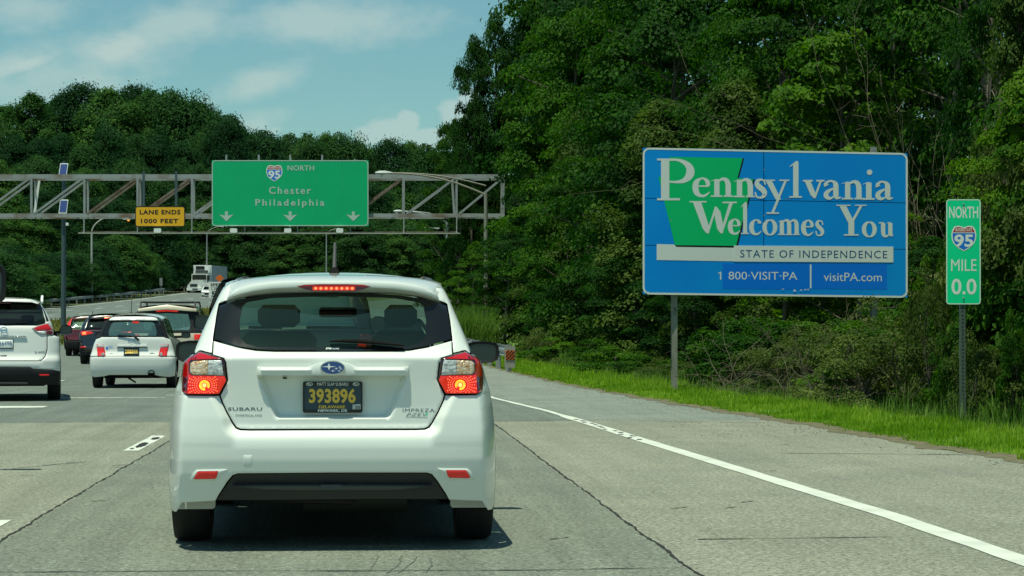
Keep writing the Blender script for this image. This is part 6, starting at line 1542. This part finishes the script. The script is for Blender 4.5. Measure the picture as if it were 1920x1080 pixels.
# big black SUV just ahead of the pearl white car
bs = suv('black_suv', 'large black suv mostly hidden by the pearl white hatchback in front of it', 541, 25.6, 1.0, 1.80, gmid=.90, paint=M_black, zbelt=1.18, L=5.0, lean=.30, wreg=.83, r=.38, hood=1.12, glass=M_glassd)
bs.panel('tailgate', symP([(0, .45), (.80, .45), (.86, .75), (.84, 1.17), (0, 1.17)]), M_black, h=.08); bs.panel('bumper', symP([(0, .28), (.90, .28), (.96, .5), (.96, .62), (.87, .66), (.80, .44), (0, .44)]), M_plas, h=.08, off=.02)
bs.pair('side_panel', [(.81, .67), (.975, .64), (.985, .9), (.96, 1.1), (.90, 1.17), (.86, 1.17), (.87, .75)], M_black, h=.07, gap=0)
bs.panel('rear_window', symP([(0, 1.20), (.74, 1.20), (.66, 1.55), (.55, 1.63), (0, 1.66)]), glassmat('black_suv_glass', (.16, .19, .18), (.85, 1, .8), 4.5), h=.08); bs.pair('rear_pillar', [(.75, 1.18), (.90, 1.18), (.855, 1.4), (.70, 1.64), (.56, 1.65), (.67, 1.56)], M_black, h=.06, gap=0)
bs.panel('spoiler', symP([(0, 1.665), (.55, 1.645), (.60, 1.70), (0, 1.74)]), M_black, off=.14, thick=.35, h=.06, gap=0)
for mir in (False, True):
    o = bs.panel('tail_lamp', [(.74, .94), (.93, .92), (.94, 1.10), (.80, 1.12)], M_dlens, off=.012, h=.05, mirror=mir)
    bs.panel('bulb_spot', [(.77, .98), (.86, .97), (.86, 1.04), (.78, 1.05)], M_lit, off=.018, h=.05, gap=0, mirror=mir, parent=o)
bs.mirror(1, .95, 1.12, 1.14, 1.33, 3.0, M_black); bs.mirror(-1, .99, 1.20, 1.16, 1.34, 2.2, M_black)
bs.seats(2.4, ((-.55, -.15), (.15, .55)), 1.45)

# black sedan beyond the white SUV
bk = suv('black_sedan', 'black sedan partly hidden in front of the white suv, only its right flank showing', 8, 49.5, .88, 1.42, paint=M_dark, zbelt=.92, L=4.7, lean=.75, wreg=.60, r=.33, hood=.90, yaw=math.radians(5))
bk.panel('boot', symP([(0, .40), (.80, .40), (.84, .6), (.82, .9), (0, .93)]), M_dark, h=.1); bk.panel('rear_window', symP([(0, .96), (.66, .96), (.52, 1.33), (0, 1.36)]), M_glassd, h=.1); bk.mirror(1, .84, 1.04, .97, 1.10, 2.9, M_dark)
bk.panel('bumper', symP([(0, .26), (.82, .26), (.86, .38), (0, .39)]), M_dark, h=.1)
for mir in (False, True): bk.panel('tail_lamp', [(.50, .72), (.80, .70), (.80, .86), (.52, .86)], M_rlens, off=.01, h=.08, mirror=mir)

# dark SUV two lanes over
ds = suv('dark_suv', 'dark blue-black suv with one glowing tail lamp behind the small white hatchback', 200, 75.0, .92, 1.66, paint=M_dark, zbelt=1.10, L=4.5, lean=.35, wreg=.70, r=.35, yaw=math.radians(2))
ds.panel('tailgate', symP([(0, .45), (.72, .45), (.80, .7), (.78, 1.09), (0, 1.09)]), M_dark, h=.1); ds.panel('bumper', symP([(0, .28), (.84, .28), (.89, .5), (.87, .70), (.81, .70), (.72, .44), (0, .44)]), M_plas, h=.1, off=.02)
ds.pair('side_panel', [(.81, .72), (.90, .72), (.90, .95), (.86, 1.09), (.79, 1.09)], M_dark, h=.1, gap=0)
ds.panel('rear_window', symP([(0, 1.12), (.68, 1.12), (.58, 1.46), (0, 1.50)]), M_glassd, h=.1); ds.pair('rear_pillar', [(.69, 1.10), (.85, 1.10), (.80, 1.3), (.68, 1.5), (.60, 1.48)], M_dark, h=.08, gap=0)
ds.panel('spoiler', symP([(0, 1.51), (.58, 1.48), (.62, 1.55), (0, 1.59)]), M_dark, off=.12, thick=.3, h=.08, gap=0); ds.panel('high_brake_light', rect(-.10, 1.49, .10, 1.53), M_litspot, off=.16, h=.08, gap=0)
for mir in (False, True):
    o = ds.panel('tail_lamp', [(.42, 1.0), (.60, .96), (.80, .92), (.85, 1.02), (.80, 1.08), (.5, 1.06)], M_lit, off=.014, h=.06, mirror=mir)
    ds.panel('bulb_spot', [(.66, .97), (.78, .96), (.79, 1.04), (.68, 1.05)], M_litspot, off=.02, h=.08, gap=0, mirror=mir, parent=o); ds.panel('reflector', rect(.66, .53, .84, .58), M_refl, off=.03, h=.08, gap=0, mirror=mir)
pp = ds.panel('plate_frame', rect(-.16, .72, .16, .88), M_swhite, off=.01, h=.1, gap=0)

# dark red SUV farthest left
rs_ = suv('red_suv', 'dark red suv with tall upright tail lamps, farthest car on the left', 163, 90.0, .91, 1.60, paint=M_red, zbelt=1.05, L=4.5, lean=.35, wreg=.72, r=.35, yaw=math.radians(1), glass=M_glass)
rs_.panel('tailgate', symP([(0, .62), (.74, .62), (.80, .8), (.76, 1.04), (0, 1.04)]), M_red, h=.1); rs_.panel('bumper', symP([(0, .30), (.86, .30), (.89, .45), (.88, .66), (.75, .60), (0, .60)]), M_plas, h=.1, off=.02)
rs_.pair('side_panel', [(.81, .68), (.90, .68), (.89, .95), (.85, 1.04), (.77, 1.04)], M_red, h=.1, gap=0)
rs_.panel('rear_window', symP([(0, 1.07), (.62, 1.07), (.56, 1.42), (0, 1.45)]), M_wind, h=.1); rs_.panel('spoiler', symP([(0, 1.46), (.58, 1.43), (.62, 1.50), (0, 1.55)]), M_red, off=.12, thick=.3, h=.08, gap=0)
for mir in (False, True): rs_.panel('tail_lamp', [(.64, 1.06), (.80, 1.02), (.85, 1.1), (.78, 1.3), (.70, 1.5), (.60, 1.49), (.66, 1.3)], M_lit, off=.02, h=.06, mirror=mir, label='tall glowing tail lamp')
rs_.text('CR-V', 131, 615, 140, 612, M_chrome, .02, name='badge'); rs_.text('PENINSULA', 140, 613.3, 159, 611, M_swhite2, .02, name='lettering')
rs_.panel('window_decal', [(-.2, .80), (-.12, .80), (-.10, .92), (-.15, 1.02), (-.2, .92)], M_swhite, off=.02, h=.1, gap=0); rs_.panel('license_plate', rect(.06, .44, .32, .56), M_swhite, off=.03, h=.1, gap=0)
x, z = rs_.onplane(166, 590, 1.0); part('antenna', MB().tube([(.12, .9, 1.58), (.12, 1.0, 1.76)], .012, 5), M_plas, rs_.root)

# cream SUV ahead of the small white hatchback
cs_ = suv('cream_suv', 'cream suv with a black roof rack and wide rear window ahead of the small hatchback', 312, 56.0, .93, 1.80, paint=M_cream, zbelt=1.13, L=4.6, lean=.16, wreg=.80, r=.36, glass=M_glass)
cs_.panel('tailgate', symP([(0, .48), (.84, .48), (.88, .8), (.86, 1.08), (0, 1.08)]), M_cream, h=.1); cs_.panel('bumper', symP([(0, .28), (.86, .28), (.92, .45), (.91, .62), (.86, .62), (.84, .47), (0, .47)]), M_cream, h=.1, off=.02)
cs_.pair('side_panel', [(.87, .64), (.925, .64), (.92, .95), (.88, 1.08), (.87, 1.08)], M_cream, h=.1, gap=0)
gO = symP([(0, 1.09), (.84, 1.09), (.80, 1.4), (.76, 1.60), (0, 1.66)]); gI = symP([(0, 1.16), (.54, 1.16), (.57, 1.3), (.50, 1.55), (0, 1.57)])
cs_.panel('window_surround', gO, M_plas, h=.08, hole=gI, gap=0, bev=0); cs_.panel('rear_window', gI, M_wind, h=.1, gap=0, bev=0); cs_.panel('roof_edge', symP([(0, 1.66), (.70, 1.61), (.72, 1.68), (0, 1.78)]), M_cream, off=.10, thick=.3, h=.08, gap=0)
cs_.panel('high_brake_light', symP([(0, 1.615), (.25, 1.60), (.28, 1.635), (0, 1.655)]), M_lit, off=.04, thick=.06, h=.08, gap=0)
for mir in (False, True): cs_.panel('tail_lamp', rect(.66, .93, .84, 1.06), M_litspot if False else M_lit, off=.02, h=.06, mirror=mir)
rk = MB()
for sg in (1, -1): rk.tube([(sg*.66, .35, 1.68), (sg*.66, .5, 1.84), (sg*.66, 2.0, 1.86), (sg*.66, 2.4, 1.74)], .022, 6)
for y in (.55, 1.0, 1.5, 2.0): rk.bar((-.66, y, 1.845), (.66, y, 1.845), .04, .03)
part('roof_rack', rk, M_plas, cs_.root); cs_.mirror(1, .90, 1.10, 1.10, 1.28, 2.7, M_plas); cs_.mirror(-1, .90, 1.10, 1.10, 1.28, 2.7, M_plas)
# cars beyond, glimpsed through the windows of the pearl white hatchback
def filler(label, name, cu, D, half, H, paint, lit=True, **k):
    c = suv(name, label, cu, D, half, H, paint=paint, **k)
    c.panel('tailgate', symP([(0, .40), (half*.85, .40), (half*.92, .7), (half*.88, 1.0), (0, 1.0)]), paint, h=.14); c.panel('rear_window', symP([(0, 1.04), (half*.76, 1.04), (half*.62, H-.16), (0, H-.13)]), M_glassd, h=.14)
    for mir in (False, True): c.panel('tail_lamp', rect(half*.72, .8, half*.9, .95), M_litspot, off=.02, h=.1, mirror=mir)
    return c
filler('silver car ahead in the right lane seen through the hatchback windows', 'silver_car', 745, 56, .9, 1.5, M_white, zbelt=1.0)
filler('white car farther ahead seen through the hatchback windows', 'white_car', 640, 64, .9, 1.5, M_white, zbelt=1.0)
filler('red-lit dark car far ahead seen through the hatchback windows', 'dark_car', 700, 84, .9, 1.5, M_dark, zbelt=1.0)

# black pickup beside us: only the wing mirror reaches into the picture
pk = suv('black_pickup', 'black vehicle beside the camera lane showing only its wing mirror at the left edge', -150, 14.6, .97, 1.80, paint=M_black, zbelt=1.2, L=4.9, lean=.2, r=.38, hood=1.1)
pk.root.location.x = -4.22
pk.mirror(1, 1.12, 1.405, 1.36, 1.70, 4.3, M_plas)
part('antenna', MB().tube([(.8, 4.2, 1.1), (.85, 4.2, 2.0)], .008, 6), M_plas, pk.root)

# ---- oncoming refrigerated truck
YT = 318.; pT = at(372, 551, YT); zT = zroad(YT); k = YT/4300
tr = thing('box_truck', 'white refrigerated box truck coming the other way on the far carriageway', 'truck', (pT.x, YT, zT))
def tb(u0, v1, u1, v0, y0, y1, bev=0.):
    a = at(u0, v1, YT); b = at(u1, v0, YT); return (a.x, YT+y0, a.z), (b.x, YT+y1, b.z), bev
zg0 = at(372, 551, YT).z
part('cargo_box', MB().box(*tb(360.5, 537, 395, 496.5, 2.0, 9.5)), M_white, tr); 
a, b, _ = tb(360.5, 530, 395, 496.5, 2.0, 9.5)
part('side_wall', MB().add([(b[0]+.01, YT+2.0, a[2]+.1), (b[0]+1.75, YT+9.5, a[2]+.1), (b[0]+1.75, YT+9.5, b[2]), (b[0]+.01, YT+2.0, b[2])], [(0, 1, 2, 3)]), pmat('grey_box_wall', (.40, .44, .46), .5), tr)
part('cooling_unit', MB().box(*tb(363, 511, 392, 497.5, 1.4, 2.0, .08)), M_swhite2, tr); part('unit_grille', MB().box(*tb(366, 505, 382, 498.5, 1.30, 1.41)), M_sblack, tr); part('unit_skirt', MB().box(*tb(365, 511, 389, 506.5, 1.33, 1.41)), pmat('grey_plastic', None), tr)
part('cab', MB().box(*tb(358.5, 541, 391, 513, .6, 2.0, .12)), M_white, tr); part('windscreen', MB().box(*tb(360, 524.5, 386, 515, .50, .61, .05)), M_glassd, tr); part('side_window', MB().box(*tb(387.5, 526, 392.5, 515.5, .55, 1.9)), M_glassd, tr)
part('hood', MB().prism([(a_[0], a_[1]) for a_ in [(lambda p: (p.x, p.z))(at(u, v, YT)) for u, v in ((354, 540), (386, 540), (387, 533), (382, 526.5), (360, 526.5), (355, 533))]], YT-1.2, YT+.58), M_white, tr)
part('grille', MB().box(*tb(357.5, 538.2, 371, 532.8, -1.28, -1.19)), pmat('dark_grille', (.05, .055, .06), .4, metal=.5), tr)
for u in (352.5, 377): part('headlight', MB().box(*tb(u, 539.5, u+6, 534, -1.22, -.9, .05)), M_clens, tr)
part('bumper', MB().box(*tb(351, 545, 380.5, 539.8, -1.45, -1.1, .05)), M_swhite2, tr); part('bumper_slots', MB().box(*tb(362, 543.5, 372, 541.3, -1.47, -1.44)), M_sblack, tr)
for u in (351.5, 375): 
    c_ = at(u+2.6, 551, YT); wh = part('wheel', MB().lathe([(-.16, .1), (-.16, .46), (.16, .46), (.16, .1)], (c_.x, YT-.5, zg0+.47), 'x', 18), M_rub, tr)
part('wheel', MB().lathe([(-.3, .1), (-.3, .46), (.3, .46), (.3, .1)], (at(391, 551, YT).x, YT+6.5, zg0+.5), 'x', 18), M_rub, tr); part('chassis', MB().box(*tb(361, 546, 393, 537, 1.0, 9.3)), M_matte, tr)
for u in (350.5, 388.5): part('mirror', MB().box(*tb(u, 530, u+2, 524.5, -.2, .1)), M_sblack, tr)
# small white car behind the speed sign
YC = 290.; zc = at(388, 557, YC).z; pc = at(390, 557, YC); oc = thing('oncoming_car', 'small white car coming the other way beside the truck behind the speed limit sign', 'car', (pc.x, YC, zc))
X = pc.x-.0; wv = .82
P = [(0, .25), (0, .62), (.15, .78), (1.0, .92), (1.75, 1.38), (2.4, 1.45), (3.6, 1.35), (4.1, 1.0), (4.3, .9), (4.3, .25)]
mb = MB(); n_ = len(P); mb.add([(X+s*wv*(1 if z < 1 else .8), YC+y, zc+z) for s in (-1, 1) for y, z in P], [tuple(range(n_)), tuple(range(2*n_-1, n_-1, -1))]+[(i, i+n_, (i+1) % n_+n_, (i+1) % n_) for i in range(n_)])
part('body', mb, M_white, oc); part('windscreen', MB().add([(X-.68, YC+1.03, zc+.97), (X+.68, YC+1.03, zc+.97), (X+.58, YC+1.68, zc+1.36), (X-.58, YC+1.68, zc+1.36)], [(0, 1, 2, 3)]), M_glassd, oc)
part('grille', MB().box((X-.45, YC-.03, zc+.3), (X+.45, YC+.01, zc+.55), .02), M_sblack, oc)
for s in (-1, 1):
    part('headlight', MB().box((X+s*.62-.15, YC-.02, zc+.58), (X+s*.62+.15, YC+.05, zc+.68), .02), M_clens, oc); part('wheel', MB().lathe([(-.1, .05), (-.1, .31), (.1, .31), (.1, .05)], (X+s*.72, YC+.8, zc+.31), 'x', 16), M_rub, oc)
